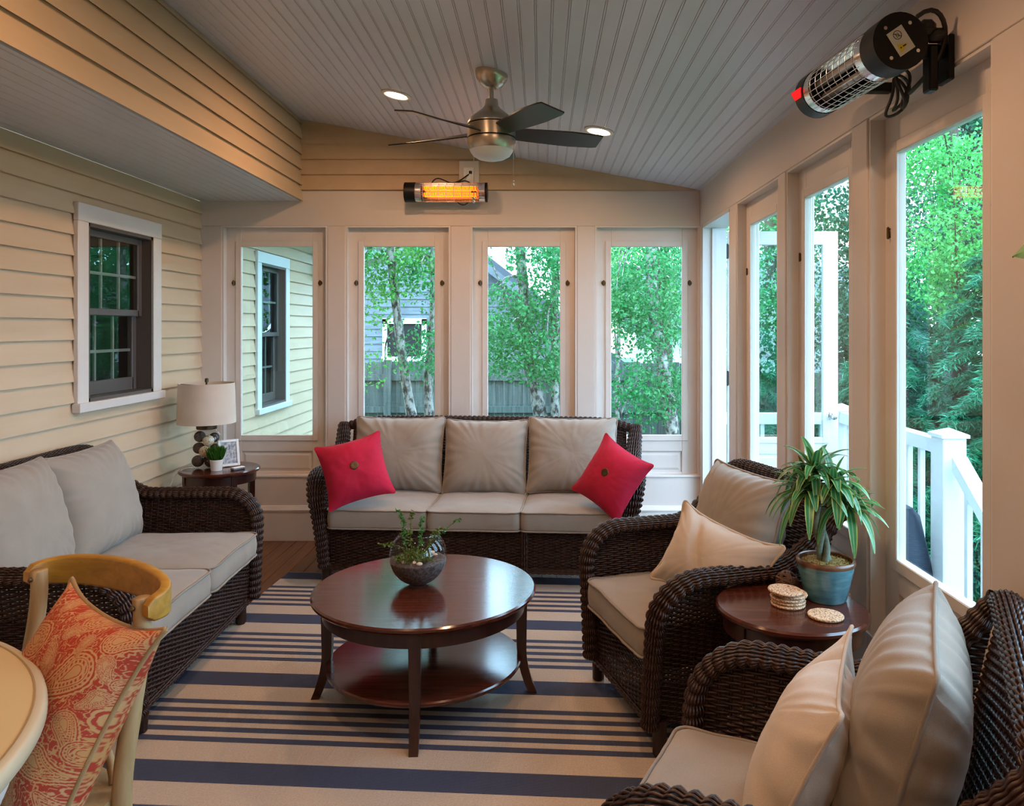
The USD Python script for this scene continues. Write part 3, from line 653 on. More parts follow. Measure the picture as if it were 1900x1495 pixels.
# ---------------------------------------------------------------- tables
def table(name, label, m, R, H, shelf=None, leg_w=.042, splay=.0, mats=('mahogany', 'mahogany_dark'), rot=0.0):
    t = thing(name, label, 'table', m)
    part(t, 'tabletop', lathe([(0, H - .022), (R - .008, H - .022), (R, H - .014), (R, H - .006), (R - .006, H), (0, H)], 96), mats[0], 40)
    ra = R * .90; ah = .062 if R > .3 else .055
    part(t, 'apron', lathe([(ra - .016, H - .022), (ra - .016, H - .022 - ah), (ra, H - .022 - ah), (ra, H - .022)], 96), mats[1], 40)
    for k in range(4):
        a = rot + k * PI / 2
        zs = np.linspace(0, H - .022, 16); rr = ra - .012 + splay * (np.clip(1 - zs / (H * .42), 0, 1) ** 1.8) - .0 * zs
        w = leg_w * (.72 + .28 * np.clip(zs / (H - .05), 0, 1)); V = []
        for z, r, ww in zip(zs, rr, w):
            for dr, dt in ((-.5, -.5), (.5, -.5), (.5, .5), (-.5, .5)):
                p = (r + dr * ww, dt * ww); V.append((p[0] * math.cos(a) - p[1] * math.sin(a), p[0] * math.sin(a) + p[1] * math.cos(a), z))
        V = np.array(V); n = len(zs); F = []
        for i in range(n - 1):
            for j in range(4): F.append([i * 4 + j, i * 4 + (j + 1) % 4, (i + 1) * 4 + (j + 1) % 4, (i + 1) * 4 + j])
        F += [[0, 3, 2, 1], [4 * n - 4, 4 * n - 3, 4 * n - 2, 4 * n - 1]]
        part(t, 'leg', (V, np.array(F)), mats[1], 40)
    if shelf:
        rs, hs = shelf; part(t, 'shelf', lathe([(0, hs - .018), (rs - .004, hs - .018), (rs, hs - .012), (rs, hs - .005), (rs - .005, hs), (0, hs)], 96), mats[0], 40)
    return t
table('coffee_table', 'round mahogany coffee table with a lower shelf in the middle of the rug', T((-.458, 3.01, 0.0075)), .434, .427, (.378, .150), .044, .045, rot=-PI / 2 + .06)
table('side_table', 'small round mahogany side table between the two armchairs, carrying the potted plant', T((.777, 2.385, 0)), .229, .586, None, .034, .02, rot=.5)
table('side_table', 'small round mahogany side table in the left back corner, carrying the lamp', T((-1.985, 4.72, 0)), .235, .586, None, .034, .02, rot=.78)

# ---------------------------------------------------------------- terrarium
tc = T((-.489, 3.03, .435))
ter = thing('terrarium', 'round glass bowl terrarium of soil and trailing sprigs on the coffee table', 'terrarium', tc)
r = .114; zc_ = .112; pr = []
for a in np.linspace(-72, 52, 26): pr.append((r * math.cos(math.radians(a)), zc_ + r * math.sin(math.radians(a))))
bot = pr[0]; pr = [(0, .006), (bot[0] * .9, .004), (bot[0] + .004, 0), (bot[0] + .006, .006)] + pr + [(pr[-1][0] + .004, pr[-1][1] + .006)]
part(ter, 'bowl', lathe(pr, 64), 'vessel_glass', True)
so_ = [(0, .008)]
for a in np.linspace(-70, -6, 14): so_.append(((r - .003) * math.cos(math.radians(a)), zc_ + (r - .003) * math.sin(math.radians(a))))
sv, sf_ = lathe(so_ + [(.08, .104), (.04, .108), (0, .110)], 48)
top = sv[:, 2] > .099; sv[top, 2] += (meshkit.fbm(sv[top] * 40, 3, 2) - .5) * .022
part(ter, 'soil', (sv, sf_), 'dark_soil', True)
for k in range(9):
    a = RNG.uniform(0, 2 * PI); rr = RNG.uniform(.05, .098); b = ball((rr * math.cos(a), rr * math.sin(a), .112), .011, 1); b[0][:, 2] = .108 + (b[0][:, 2] - .112) * .6
    part(ter, 'pebble', b, 'pebble', True)
def leaf_quads(C, D, U, L, Wd, rng=None, fold=.0):
    """diamond leaves: base C, direction D, side U, lengths L, widths W"""
    D = D / (np.linalg.norm(D, axis=1, keepdims=True) + 1e-9); S = np.cross(D, U); S /= np.linalg.norm(S, axis=1, keepdims=True) + 1e-9
    N = np.cross(S, D); L = np.asarray(L)[:, None]; Wd = np.asarray(Wd)[:, None]
    a, b, c, d = C, C + D * L * .45 + S * Wd * .5 + N * L * .08, C + D * L - N * L * .1, C + D * L * .45 - S * Wd * .5 + N * L * .08
    V = np.stack([a, b, c, d], 1).reshape(-1, 3); i = np.arange(len(C)) * 4
    return V, np.vstack([np.stack([i, i + 1, i + 2], 1), np.stack([i, i + 2, i + 3], 1)])
def sprig(path, n, size, droop=.3, seed=0):
    g = np.random.default_rng(seed); P = spline(path, 20); t = g.uniform(.25, 1, n); idx = t * 19; i = np.clip(idx.astype(int), 0, 18); C = P[i] + (P[i + 1] - P[i]) * (idx - i)[:, None]
    D = g.normal(size=(n, 3)); D[:, 2] = D[:, 2] * .5 + .2 - droop
    return cat(tube(P, np.linspace(.0016, .0007, 20), 5), leaf_quads(C, D, g.normal(size=(n, 3)), g.uniform(.6, 1.1, n) * size, g.uniform(.45, .7, n) * size))
for k, (path, n) in enumerate((([(-.03, .0, .108), (-.05, -.01, .17), (-.058, 0, .235), (-.070, -.01, .285), (-.085, -.01, .295)], 90), ([(-.02, 0, .108), (-.03, .0, .18), (-.03, .01, .25), (-.02, .01, .29)], 50),
                               ([(.01, 0, .108), (.012, 0, .18), (.014, 0, .24), (.022, 0, .275)], 80), ([(.03, 0, .108), (.05, .0, .17), (.075, 0, .21), (.105, -.02, .225)], 70),
                               ([(.05, 0, .17), (.09, 0, .20), (.13, 0, .235), (.165, 0, .262)], 16), ([(-.05, 0, .108), (-.09, -.02, .16), (-.12, -.03, .165), (-.155, -.03, .175)], 26))):
    part(ter, 'sprig', sprig(path, n, .017, .1, 40 + k), 'moss_leaf' if k % 2 else 'houseplant_leaf')
g = np.random.default_rng(3); n = 420; a = g.uniform(0, 2 * PI, n); rr = .075 * np.sqrt(g.uniform(0, 1, n))
part(ter, 'ground_cover', leaf_quads(np.stack([rr * np.cos(a) - .01, rr * np.sin(a) - .02, .105 + g.uniform(0, .05, n) * (1 - rr / .085)], 1), g.normal(size=(n, 3)) + [0, 0, .8], g.normal(size=(n, 3)), g.uniform(.010, .02, n), g.uniform(.007, .012, n)), 'moss_leaf', kind='stuff')

# ---------------------------------------------------------------- plant on the right side table
pt = thing('potted_dracaena', 'striped dracaena with braided stem in a blue-green glazed pot on the right side table', 'plant', T((.905, 2.44, .587)))
part(pt, 'pot', lathe([(0, 0), (.060, 0), (.064, .006), (.0665, .02), (.068, .022), (.0705, .038), (.072, .040), (.0745, .056), (.076, .058), (.0785, .074), (.080, .076), (.0825, .092), (.084, .094), (.0865, .112), (.088, .118), (.086, .122), (.081, .122), (.080, .10), (0, .10)], 64), 'glaze_blue', 50)
part(pt, 'pot_rim', lathe([(.085, .112), (.0885, .113), (.0905, .119), (.0895, .127), (.085, .130), (.080, .128), (.080, .114)], 64), 'glaze_brown', 50)
mv, mf = lathe([(.081, .100), (.081, .116), (.06, .121), (.03, .124), (0, .125)], 40); mv[:, 2] += (meshkit.fbm(mv * 60, 3, 4) - .5) * .008 * (mv[:, 2] > .11)
part(pt, 'moss', (mv, mf), 'moss', True)
g = np.random.default_rng(8); n = 500; a = g.uniform(0, 2 * PI, n); rr = .077 * np.sqrt(g.uniform(0, 1, n))
part(pt, 'moss_tufts', leaf_quads(np.stack([rr * np.cos(a), rr * np.sin(a), .117 + .004 * (1 - rr / .08)], 1), g.normal(size=(n, 3)) + [0, 0, .5], g.normal(size=(n, 3)), g.uniform(.006, .012, n), g.uniform(.003, .006, n)), 'moss', kind='stuff')
for k in range(3):
    z = np.linspace(.11, .30, 24); ph = k * 2 * PI / 3 + (z - .11) * 26; rr = .013 * np.ones_like(z)
    lean = -.030 * ((z - .11) / .19)
    part(pt, 'stem', tube(np.stack([rr * np.cos(ph) + lean, rr * np.sin(ph), z], 1), np.linspace(.0115, .009, 24), 8), 'stem_bark', True)
crowns = [((-.055, -.01, .335), 26, .20, (-.35, 0, 1)), ((-.035, .0, .40), 30, .19, (-.05, 0, 1)), ((.060, -.025, .295), 26, .19, (.40, -.3, .8)), ((.01, -.04, .37), 22, .17, (.1, -.4, 1))]
for c, n, L, axis in crowns:
    part(pt, 'stem', tube(spline([(-.030, 0, .29), ((c[0] - .030) / 2, c[1] / 2, (c[2] + .29) / 2 - .01), c], 10), np.linspace(.008, .006, 10), 7), 'stem_bark', True)
    ax = np.array(axis, float); ax /= np.linalg.norm(ax); e1 = np.cross(ax, [0, 1, .01]); e1 /= np.linalg.norm(e1); e2 = np.cross(ax, e1)
    for k in range(n):
        q = k / n; az = k * 2.39996 + .4; up = .15 + 1.15 * q; l = L * RNG.uniform(.75, 1.12) * (1 - .38 * q); wd = RNG.uniform(.022, .031)
        d0 = (e1 * math.cos(az) + e2 * math.sin(az)) * math.cos(up) + ax * math.sin(up)
        m_ = 11; s = np.linspace(0, 1, m_); P = [np.array(c, float)]; d = d0.copy(); drop = RNG.uniform(.32, .55) * (1.15 - .75 * q)
        for _ in range(m_ - 1):
            P.append(P[-1] + d * l / (m_ - 1)); d = d + np.array([0, 0, -drop * 1.0]) * .55; d /= np.linalg.norm(d)
        P = np.array(P); P[:, 0] = np.minimum(P[:, 0], .165); Tn = np.gradient(P, axis=0); Sd = np.cross(Tn, [0, 0, 1.0]); Sd /= np.linalg.norm(Sd, axis=1, keepdims=True) + 1e-9
        Nn = np.cross(Sd, Tn); Nn /= np.linalg.norm(Nn, axis=1, keepdims=True) + 1e-9
        wv = wd * .5 * np.sin(PI * np.clip(s * .86 + .12, 0, 1)) ** .75 + .0004
        V = np.concatenate([P + Sd * wv[:, None] + Nn * wv[:, None] * .25, P, P - Sd * wv[:, None] + Nn * wv[:, None] * .25]); uv = np.concatenate([np.stack([np.full(m_, u), s], 1) for u in (0, .5, 1)])
        i = np.arange(m_ - 1); F = np.vstack([np.stack([a * m_ + i, a * m_ + i + 1, (a + 1) * m_ + i + 1, (a + 1) * m_ + i], 1) for a in (0, 1)])
        part(pt, 'leaf', (V, F), 'dracaena_leaf', True, uv=uv)

def coaster(label, x, y, z, tilt=0, group=None):
    return single('coaster', label, 'coaster', cat(lathe([(0, 0), (.047, 0), (.051, .002), (.052, .005), (.050, .0085), (.046, .0092), (0, .0088)], 40), tube(np.stack([.049 * np.cos(np.linspace(0, 2 * PI, 48, endpoint=False)), .049 * np.sin(np.linspace(0, 2 * PI, 48, endpoint=False)), np.full(48, .006)], 1), .0035, 6, True)), 'coaster_weave', M4(RZ(tilt * 40) @ RX(tilt), (x, y, z)), 40, group)
for k, (lab, dx, dy, tl) in enumerate((('woven straw coaster at the very bottom of the stack', 0, 0, 0), ('woven straw coaster second from the bottom of the stack', .002, .003, 0), ('woven straw coaster in the middle of the stack', -.001, .004, .5), ('woven straw coaster second from the top of the stack', .008, .006, 1), ('woven straw coaster on top of the stack', -.010, -.002, 2))):
    coaster(lab, .768 + dx, 2.385 + dy, .5865 + .0098 * k + (.0 if k < 4 else .002), tl)
coaster('single woven straw coaster lying flat in front of the blue-green pot', .848, 2.285, .5865)
vb = []
for k in range(15):
    a = RNG.normal(size=3); a /= np.linalg.norm(a); b = np.cross(a, RNG.normal(size=3)); b /= np.linalg.norm(b); c = np.cross(a, b); t = np.linspace(0, 2 * PI, 40, endpoint=False)
    vb.append(tube(.033 * (np.cos(t)[:, None] * b + np.sin(t)[:, None] * c) * RNG.uniform(.96, 1.03), .0036, 6, True))
single('vine_ball', 'openwork ball of dark twisted vine between the armchair and the glazed pot', 'decoration', cat(*vb), 'vine', T((.798, 2.49, .624)), True)

# ---------------------------------------------------------------- things on the left side table
L0 = np.array([-2.075, 4.74, .5865])
lamp = thing('table_lamp', 'table lamp with tan drum shade and clear glass jar base on the corner table', 'lamp', T(L0))
part(lamp, 'glass_jar', lathe([(0, .004), (.075, .004), (.086, .010), (.090, .03), (.090, .17), (.082, .205), (.060, .226), (.052, .236), (.052, .244)], 48), 'vessel_glass', True)
part(lamp, 'collar', lathe([(0, .238), (.058, .238), (.060, .242), (.060, .268), (.056, .272), (.012, .274), (.012, .33), (0, .33)], 40), 'bronze', 40)
part(lamp, 'shade', cat(lathe([(.170, .275), (.171, .276), (.163, .522), (.161, .522), (.168, .277)], 64), ), 'shade_fabric', 60)
part(lamp, 'finial', lathe([(0, .50), (.006, .50), (.006, .525), (.011, .528), (.011, .548), (.006, .552), (0, .552)], 16), 'bronze', 40)
part(lamp, 'harp', cat(tube([(-.02, 0, .33), (-.055, 0, .40), (-.03, 0, .495), (0, 0, .505), (.03, 0, .495), (.055, 0, .40), (.02, 0, .33)], .002, 6), tube([(-.162, 0, .515), (0, 0, .503), (.162, 0, .515)], .002, 6)), 'bronze')
part(lamp, 'power_cord', tube(spline([(-.05, -.075, .012), (-.13, -.12, -.02), (-.155, -.17, -.15), (-.165, -.24, -.30), (-.21, -.30, -.42), (-.225, -.32, -.55)], 40), .0035, 6), 'cord_clear', True)
balls = [(-.045, -.02, .042, .036, 0, 'dark brown woven ball at the bottom left inside the glass lamp base'), (.036, -.028, .042, .036, 0, 'dark brown woven ball at the bottom right inside the glass lamp base'),
         (.0, .045, .044, .036, 0, 'dark brown woven ball at the bottom rear inside the glass lamp base'),
         (.010, -.048, .105, .034, 1, 'lower cream woven ball at the front inside the glass lamp base'), (-.050, .005, .118, .035, 0, 'dark brown woven ball at mid height on the left inside the lamp base'),
         (.045, .022, .110, .034, 0, 'dark brown woven ball at mid height on the right inside the lamp base'),
         (.022, -.026, .168, .034, 1, 'upper cream woven ball beside the dark one inside the glass lamp base'), (-.042, .0, .190, .034, 0, 'dark brown woven ball topmost on the left inside the lamp base'), (.032, .035, .180, .03, 0, 'dark brown woven ball topmost at the rear right inside the lamp base')]
for x, y, z, rr, cr, lab in balls:
    single('woven_ball', lab, 'decoration', ball((0, 0, 0), rr, 3), 'ball_cream' if cr else 'ball_dark', T(L0 + [x, y, z]), True)
gp = thing('grass_pot', 'small white pot of green grass in front of the picture frame', 'plant', T((-1.965, 4.625, .587)))
part(gp, 'pot', lathe([(0, 0), (.030, 0), (.032, .003), (.038, .066), (.036, .068), (.034, .060), (0, .058)], 32), 'white_ceramic', 40)
g = np.random.default_rng(5); n = 420; a = g.uniform(0, 2 * PI, n); rr = .032 * np.sqrt(g.uniform(0, 1, n)); C = np.stack([rr * np.cos(a), rr * np.sin(a), np.full(n, .058)], 1)
part(gp, 'grass', leaf_quads(C, np.stack([C[:, 0] * 9 + g.normal(size=n) * .12, C[:, 1] * 9 + g.normal(size=n) * .12, np.ones(n)], 1), g.normal(size=(n, 3)), g.uniform(.06, .10, n), np.full(n, .005)), 'grass_blade', kind='stuff')
pf = thing('picture_frame', 'white picture frame leaning back beside the table lamp', 'picture frame', M4(RZ(38) @ RX(-14), (-1.940, 4.76, .589)))
part(pf, 'frame', cat(bx(-.062, -.046, -.008, .008, 0, .165, .002), bx(.046, .062, -.008, .008, 0, .165, .002), bx(-.046, .046, -.008, .008, .149, .165, .002), bx(-.046, .046, -.008, .008, 0, .016, .002)), 'white_plastic')
part(pf, 'photograph', bx(-.046, .046, -.001, .003, .016, .149), 'photo_print'); part(pf, 'easel_strut', hull([(-.012, .008, .11), (.012, .008, .11), (-.014, .06, .012), (.014, .06, .012), (-.012, .006, .10), (.012, .006, .10)]), 'grey_plastic')
rm = thing('remote_control', 'small white remote control near the edge of the corner table', 'remote control', T((-1.85, 4.66, .587), math.radians(-35)))
part(rm, 'body', bx(-.019, .019, -.040, .040, 0, .010, .003), 'grey_plastic'); part(rm, 'face', bx(-.018, .018, -.039, .039, .010, .017, .003), 'white_plastic')

# ---------------------------------------------------------------- ceiling fan, lights, heaters
FX, FY = -.23, 3.51; zf = zc(FX)
fan = thing('ceiling_fan', 'brushed nickel ceiling fan with dark blades and a frosted light bowl', 'ceiling fan', T((FX, FY, zf)))
cz = lambda x: -.178 * x
cv, cf = lathe([(0, .0), (.074, .0), (.074, -.012), (.070, -.028), (.056, -.048), (.052, -.056), (.034, -.070), (.018, -.074), (0, -.074)], 40); cv[:, 2] += np.where(cv[:, 2] > -.02, cz(cv[:, 0]), cz(cv[:, 0]) * .5)
part(fan, 'canopy', (cv, cf), 'brushed_nickel', 40)
zz = 2.345 - zf
part(fan, 'downrod', lathe([(0, -.06), (.011, -.06), (.011, zz + .12), (0, zz + .12)], 20), 'brushed_nickel', 40)
part(fan, 'motor_housing', lathe([(0, zz + .150), (.028, zz + .150), (.030, zz + .142), (.032, zz + .122), (.044, zz + .106), (.050, zz + .102), (.078, zz + .080), (.100, zz + .062), (.108, zz + .045), (.110, zz + .040), (.110, zz - .028), (.107, zz - .030), (0, zz - .030)], 64), 'brushed_nickel', 40)
part(fan, 'housing_band', cat(lathe([(.1095, zz + .036), (.112, zz + .035), (.112, zz + .031), (.1095, zz + .030)], 64), lathe([(.106, zz - .026), (.112, zz - .026), (.112, zz - .031), (.106, zz - .031)], 64)), 'black_metal', 40)
part(fan, 'light_kit', lathe([(.106, zz - .030), (.111, zz - .032), (.112, zz - .045), (.106, zz - .072), (.100, zz - .082), (.095, zz - .082)], 64), 'brushed_nickel', 40)
part(fan, 'light_bowl', lathe([(.100, zz - .078), (.097, zz - .088), (.085, zz - .106), (.062, zz - .120), (.035, zz - .127), (0, zz - .130)], 48), 'frosted_bowl', True)
for k in range(5):
    a = math.radians(90 - 4 + 72 * k); n = 18; V = []
    for s in np.linspace(0, 1, n):
        rad = .085 + (.52 - .085) * s; wd = .036 + .026 * min(1, s * 1.5) - (.006 if s > .97 else 0); tw = math.radians(26 - 14 * s); dz_ = .0 - .012 * s
        for sd, th in ((1, .003), (1, -.003), (-1, -.003), (-1, .003)):
            y = sd * wd * math.cos(tw); z = zz + dz_ - sd * wd * math.sin(tw) + th
            V.append((rad * math.cos(a) - y * math.sin(a), rad * math.sin(a) + y * math.cos(a), z))
    F = [[i * 4 + j, i * 4 + (j + 1) % 4, (i + 1) * 4 + (j + 1) % 4, (i + 1) * 4 + j] for i in range(n - 1) for j in range(4)] + [[0, 3, 2, 1], [4 * n - 4, 4 * n - 3, 4 * n - 2, 4 * n - 1]]
    part(fan, 'blade', (np.array(V), np.array(F)), 'fan_blade', 30)
for x, y, l in ((-.085, .04, .24), (.100, .03, .165)):
    z0 = zz - .05
    ch = part(fan, 'pull_chain', tube([(x, y, z0), (x, y, z0 - l)], .0014, 5), 'chrome')
    part(ch, 'chain_fob', lathe([(0, z0 - l + .004), (.003, z0 - l), (.008, z0 - l - .012), (.006, z0 - l - .022), (.003, z0 - l - .026), (0, z0 - l - .028)], 12, 0, (x, y)), 'chrome', True)

tilt = math.degrees(math.atan(.178))
for j, (Y, names) in enumerate(((4.16, ('left', 'right')), (1.95, None), (-.3, None))):
    for i, X in enumerate((-.79, .312)):
        if j == 0: lab = 'recessed ceiling light, glowing, ' + ('to the left of the fan' if i == 0 else 'to the right of the fan')
        else: lab = 'recessed ceiling light, glowing, in the ' + ('second' if j == 1 else 'third') + ' row behind the fan, ' + ('soffit side' if i == 0 else 'window side')
        li = thing('recessed_light', lab, 'ceiling light', M4(RY(tilt), (X, Y, zc(X) - .0005)))
        part(li, 'trim_ring', lathe([(.055, 0), (.082, 0), (.081, -.006), (.072, -.010), (.060, -.008), (.055, -.004)], 40), 'lamp_trim', True)
        part(li, 'lens', lathe([(0, -.0045), (.054, -.0045), (.056, -.002), (.056, 0)], 32), 'lamp_lens')

def heater(label, m, lit, L=.545, R=.064, flip=False, capw=.010):
    """wall heater: local x along its length, -y is where the grille looks, z up; back plane y = 0.06"""
    h = thing('infrared_heater', label, 'heater', m)
    def part(parent, nm, me, *a, **k):
        v, f = (np.asarray(me.vertices), np.asarray(me.faces)) if hasattr(me, 'vertices') else me
        if flip: v = v * [1, 1, -1]; f = np.asarray(f)[:, ::-1]
        return globals()['part'](parent, nm, (v, f), *a, **k)
    def shell(r, x0, x1, a0, a1, th=.004, n=28):
        a = np.radians(np.linspace(a0, a1, n)); o = np.stack([r * np.cos(a), r * np.sin(a)], 1); i = np.stack([(r - th) * np.cos(a), (r - th) * np.sin(a)], 1)
        poly = np.vstack([o, i[::-1]]); N = len(poly); V = np.vstack([np.c_[np.full(N, x0), poly], np.c_[np.full(N, x1), poly]])
        F = [[k, (k + 1) % N, N + (k + 1) % N, N + k] for k in range(N)]
        for k in range(n - 1):
            F += [[k, k + 1, N - 2 - k, N - 1 - k], [N + k, N + N - 1 - k, N + N - 2 - k, N + k + 1]]
        return V, np.array(F)
    half = L / 2
    part(h, 'housing', shell(R, -half + .07, half, -62, 98), 'black_metal', 40)
    part(h, 'reflector', cat(shell(R - .005, -half + .075, half - .006, -60, 96, .002), bx(-half + .075, half - .006, -.012, -.008, R * .55, R * .95)), 'reflector', 40)
    cap = [(R * 1.03 * math.cos(t), R * 1.03 * math.sin(t)) for t in np.linspace(0, 2 * PI, 33)[:-1]]
    part(h, 'control_end_cap', prism(cap, 0, -half - .0, -half + .072), 'black_metal', 40)
    part(h, 'end_cap', prism([(a * .98, b * .98) for a, b in cap], 0, half - capw, half + .004), 'black_metal', 40)
    # bright end strips, grille
    arc = lambda a0, a1, x, n=20, r=R - .002: np.stack([np.full(n, x), r * np.cos(np.radians(np.linspace(a0, a1, n))), r * np.sin(np.radians(np.linspace(a0, a1, n)))], 1)
    part(h, 'end_strip', shell(R - .001, -half + .074, -half + .112, 98, 298, .002), 'reflector', 40); part(h, 'end_strip', shell(R - .001, half - capw - .040, half - capw - .002, 98, 298, .002), 'reflector', 40)
    wires = [tube(arc(98, 298, x), .0016, 5) for x in np.linspace(-half + .125, half - capw - .05, 8)]
    wires += [tube([(-half + .10, (R - .001) * math.cos(math.radians(a)), (R - .001) * math.sin(math.radians(a))), (half - capw - .02, (R - .001) * math.cos(math.radians(a)), (R - .001) * math.sin(math.radians(a)))], .0013, 5) for a in np.linspace(104, 292, 14)]
    part(h, 'grille', cat(*wires), 'grille_wire', True)
    for zt in (.024, -.018):
        tb = part(h, 'heating_tube', xf(lathe([(0, -half + .12), (.012, -half + .12), (.012, half - .06), (0, half - .06)], 16), M4(np.array([[0, 0, 1.], [0, 1, 0], [-1, 0, 0]]), (0, -.010, zt))), 'heater_tube_hot' if lit else 'quartz_tube', True)
        if lit:
            t = np.linspace(0, 1, 420); part(tb, 'coil', tube(np.stack([-half + .13 + t * (L - .20), -.010 + .0140 * np.cos(t * 2 * PI * 34), zt + .0140 * np.sin(t * 2 * PI * 34)], 1), .0034, 5), 'heater_element', True)
    if not flip: part(h, 'wall_bracket', bx(-half + .03, -half + .066, .05, .125, -.045, .02, .003), 'black_metal')
    if not flip: part(h, 'wall_bracket', bx(half - .11, half - .075, .05, .125, -.045, .02, .003), 'black_metal')
    for sc_ in ([xf(lathe([(0, 0), (.005, 0), (.005, .002), (0, .002)], 10), M4(np.array([[0, 0, -1.], [0, 1, 0], [1, 0, 0]]), (-half, .052 * math.cos(t), .052 * math.sin(t)))) for t in (.5, 1.9, 3.6, 5.2)]): part(h, 'screw', sc_, 'chrome')
    return h
hb = heater('black wall heater with glowing orange element on the header of the back wall', T((-.637, 5.095, 2.351)), True)
part(hb, 'power_cord', tube(spline([(-.10, .02, .060), (-.05, .03, .098), (.03, .03, .070), (.08, .05, .085), (.155, .10, .146)], 40), .0045, 6), 'black_cord', True)
part(hb, 'spare_cord', tube(spline([(.06, .04, .058), (.12, .03, .082), (.17, .03, .060)], 20), .0045, 6), 'black_cord', True)
part(hb, 'spare_cord', tube(spline([(.07, .03, -.055), (.115, .03, -.078), (.15, .03, -.055)], 20), .0045, 6), 'black_cord', True)
part(hb, 'plug', cat(bx(.140, .166, .088, .125, .138, .164, .006)), 'black_cord')
ol = thing('outlet_plate', 'white outlet plate on the siding above the glowing heater', 'outlet', T((-.494, 5.207, 2.478)))
part(ol, 'mounting_block', bx(-.068, .068, -.014, .012, -.075, .105, .004), 'trim_paint'); part(ol, 'cover_plate', bx(-.036, .036, -.019, -.013, -.058, .058, .002), 'white_plastic'); part(ol, 'receptacle', bx(-.017, .017, -.022, -.018, -.034, .034, .002), 'white_vinyl')

p0 = np.array([.925, 1.985, 2.190]); p1 = np.array([.890, 2.46, 2.200])
ex = (p1 - p0) / np.linalg.norm(p1 - p0); gl = np.array([-.82, -.10, -.57]); gl -= ex * (gl @ ex); gl /= np.linalg.norm(gl); ey = -gl; ez = np.cross(ex, ey)
HM = M4(np.stack([ex, ey, ez], 1), (p0 + p1) / 2); HI = np.linalg.inv(HM)
hr = heater('black wall heater, unlit with chrome grille, high on the right wall', HM, False, L=.50, R=.072, flip=True, capw=.055)
lab = part(hr, 'warning_label', bx(-.2512, -.2502, -.024, .024, -.034, .034), 'sticker')
part(lab, 'warning_triangle', prism([(-.016, .028), (-.016, .002), (.012, .015)], 0, -.2517, -.2512), 'sticker_yellow')
part(lab, 'warning_mark', cat(bx(-.2520, -.2517, -.004, .006, .0135, .0165), bx(-.2520, -.2517, -.012, -.008, .0135, .0165)), 'black_metal')
part(lab, 'warning_symbol', cat(tube([(-.2516, .011 * math.sin(t), -.017 + .011 * math.cos(t)) for t in np.linspace(0, 2 * PI, 20)[:-1]], .0008, 4, True), tube([(-.2516, -.008, -.025), (-.2516, .008, -.009)], .0008, 4), tube([(-.2516, -.004, -.022), (-.2516, -.004, -.012), (-.2516, .003, -.012), (-.2516, .003, -.022)], .0008, 4, True)), 'black_metal')
part(hr, 'pilot_light', bx(.205, .256, -.070, -.045, -.052, -.022, .004), 'red_pilot')
part(hr, 'wall_bracket', xf(cat(bx(.955, 1.080, 2.020, 2.045, 2.165, 2.200, .003), bx(1.020, 1.045, 2.012, 2.052, 2.075, 2.195, .004), bx(1.066, 1.0805, 2.000, 2.064, 2.10, 2.22, .003)), HI), 'black_metal')
part(hr, 'wall_bracket', xf(bx(.93, 1.080, 2.35, 2.38, 2.175, 2.205, .003), HI), 'black_metal')
part(hr, 'cable_gland', xf(cat(bx(.985, 1.03, 1.985, 2.03, 2.215, 2.255, .012), bx(1.01, 1.06, 1.99, 2.03, 2.20, 2.235, .012), tube(spline([(.98, 2.0, 2.262), (1.03, 1.99, 2.27), (1.055, 2.0, 2.225), (1.04, 2.02, 2.15), (1.02, 2.12, 2.10)], 20), .006, 6)), HI), 'black_cord', 40)
for k, (b, dy) in enumerate(((.055, .0), (.045, .022), (.050, .045))):
    t = np.linspace(0, 2 * PI, 26)[:-1]
    part(hr, 'coiled_cord', xf(tube(np.stack([1.02 + .020 * np.cos(t) + .012 * np.sin(2 * t + k), 2.16 + dy + .020 * np.cos(t + k), 2.125 - .006 * k + b * np.sin(t)], 1), .0045, 6, True), HI), 'black_cord', True)

# ---------------------------------------------------------------- dining corner in the left foreground
lathe_s = lambda pr, n: lathe([(a * .962, b) for a, b in pr], n)
dt = thing('dining_table', 'round cream dining table with an inlaid border, cut off at the bottom left', 'table', T((-1.567, 1.086, 0)))
part(dt, 'tabletop', lathe_s([(0, .722), (.735, .722), (.735, .750), (0, .750)], 128), 'ivory_table', 40)
part(dt, 'rim', lathe_s([(.7355, .7495), (.7365, .7495), (.7365, .75), (.7375, .7505), (.748, .7495), (.754, .745), (.757, .734), (.757, .722), (.746, .708), (.738, .704), (.7355, .704), (.7355, .7495)], 128), 'ivory_edge', 40)
part(dt, 'inlay', lathe_s([(.7325, .7496), (.7355, .7496), (.7355, .7507), (.7325, .7507), (.7325, .7496)], 128), 'inlay_line')
part(dt, 'apron', lathe_s([(.715, .704), (.712, .66), (.700, .625), (.690, .615), (.690, .600), (.676, .592), (.668, .53), (.650, .525), (.650, .70)], 128), 'white_table', 40)
part(dt, 'pedestal', lathe_s([(.30, .70), (.10, .66), (.075, .50), (.09, .30), (.07, .16), (.10, .10), (.30, .05), (.32, .0), (0, 0)], 48), 'white_table', 40)

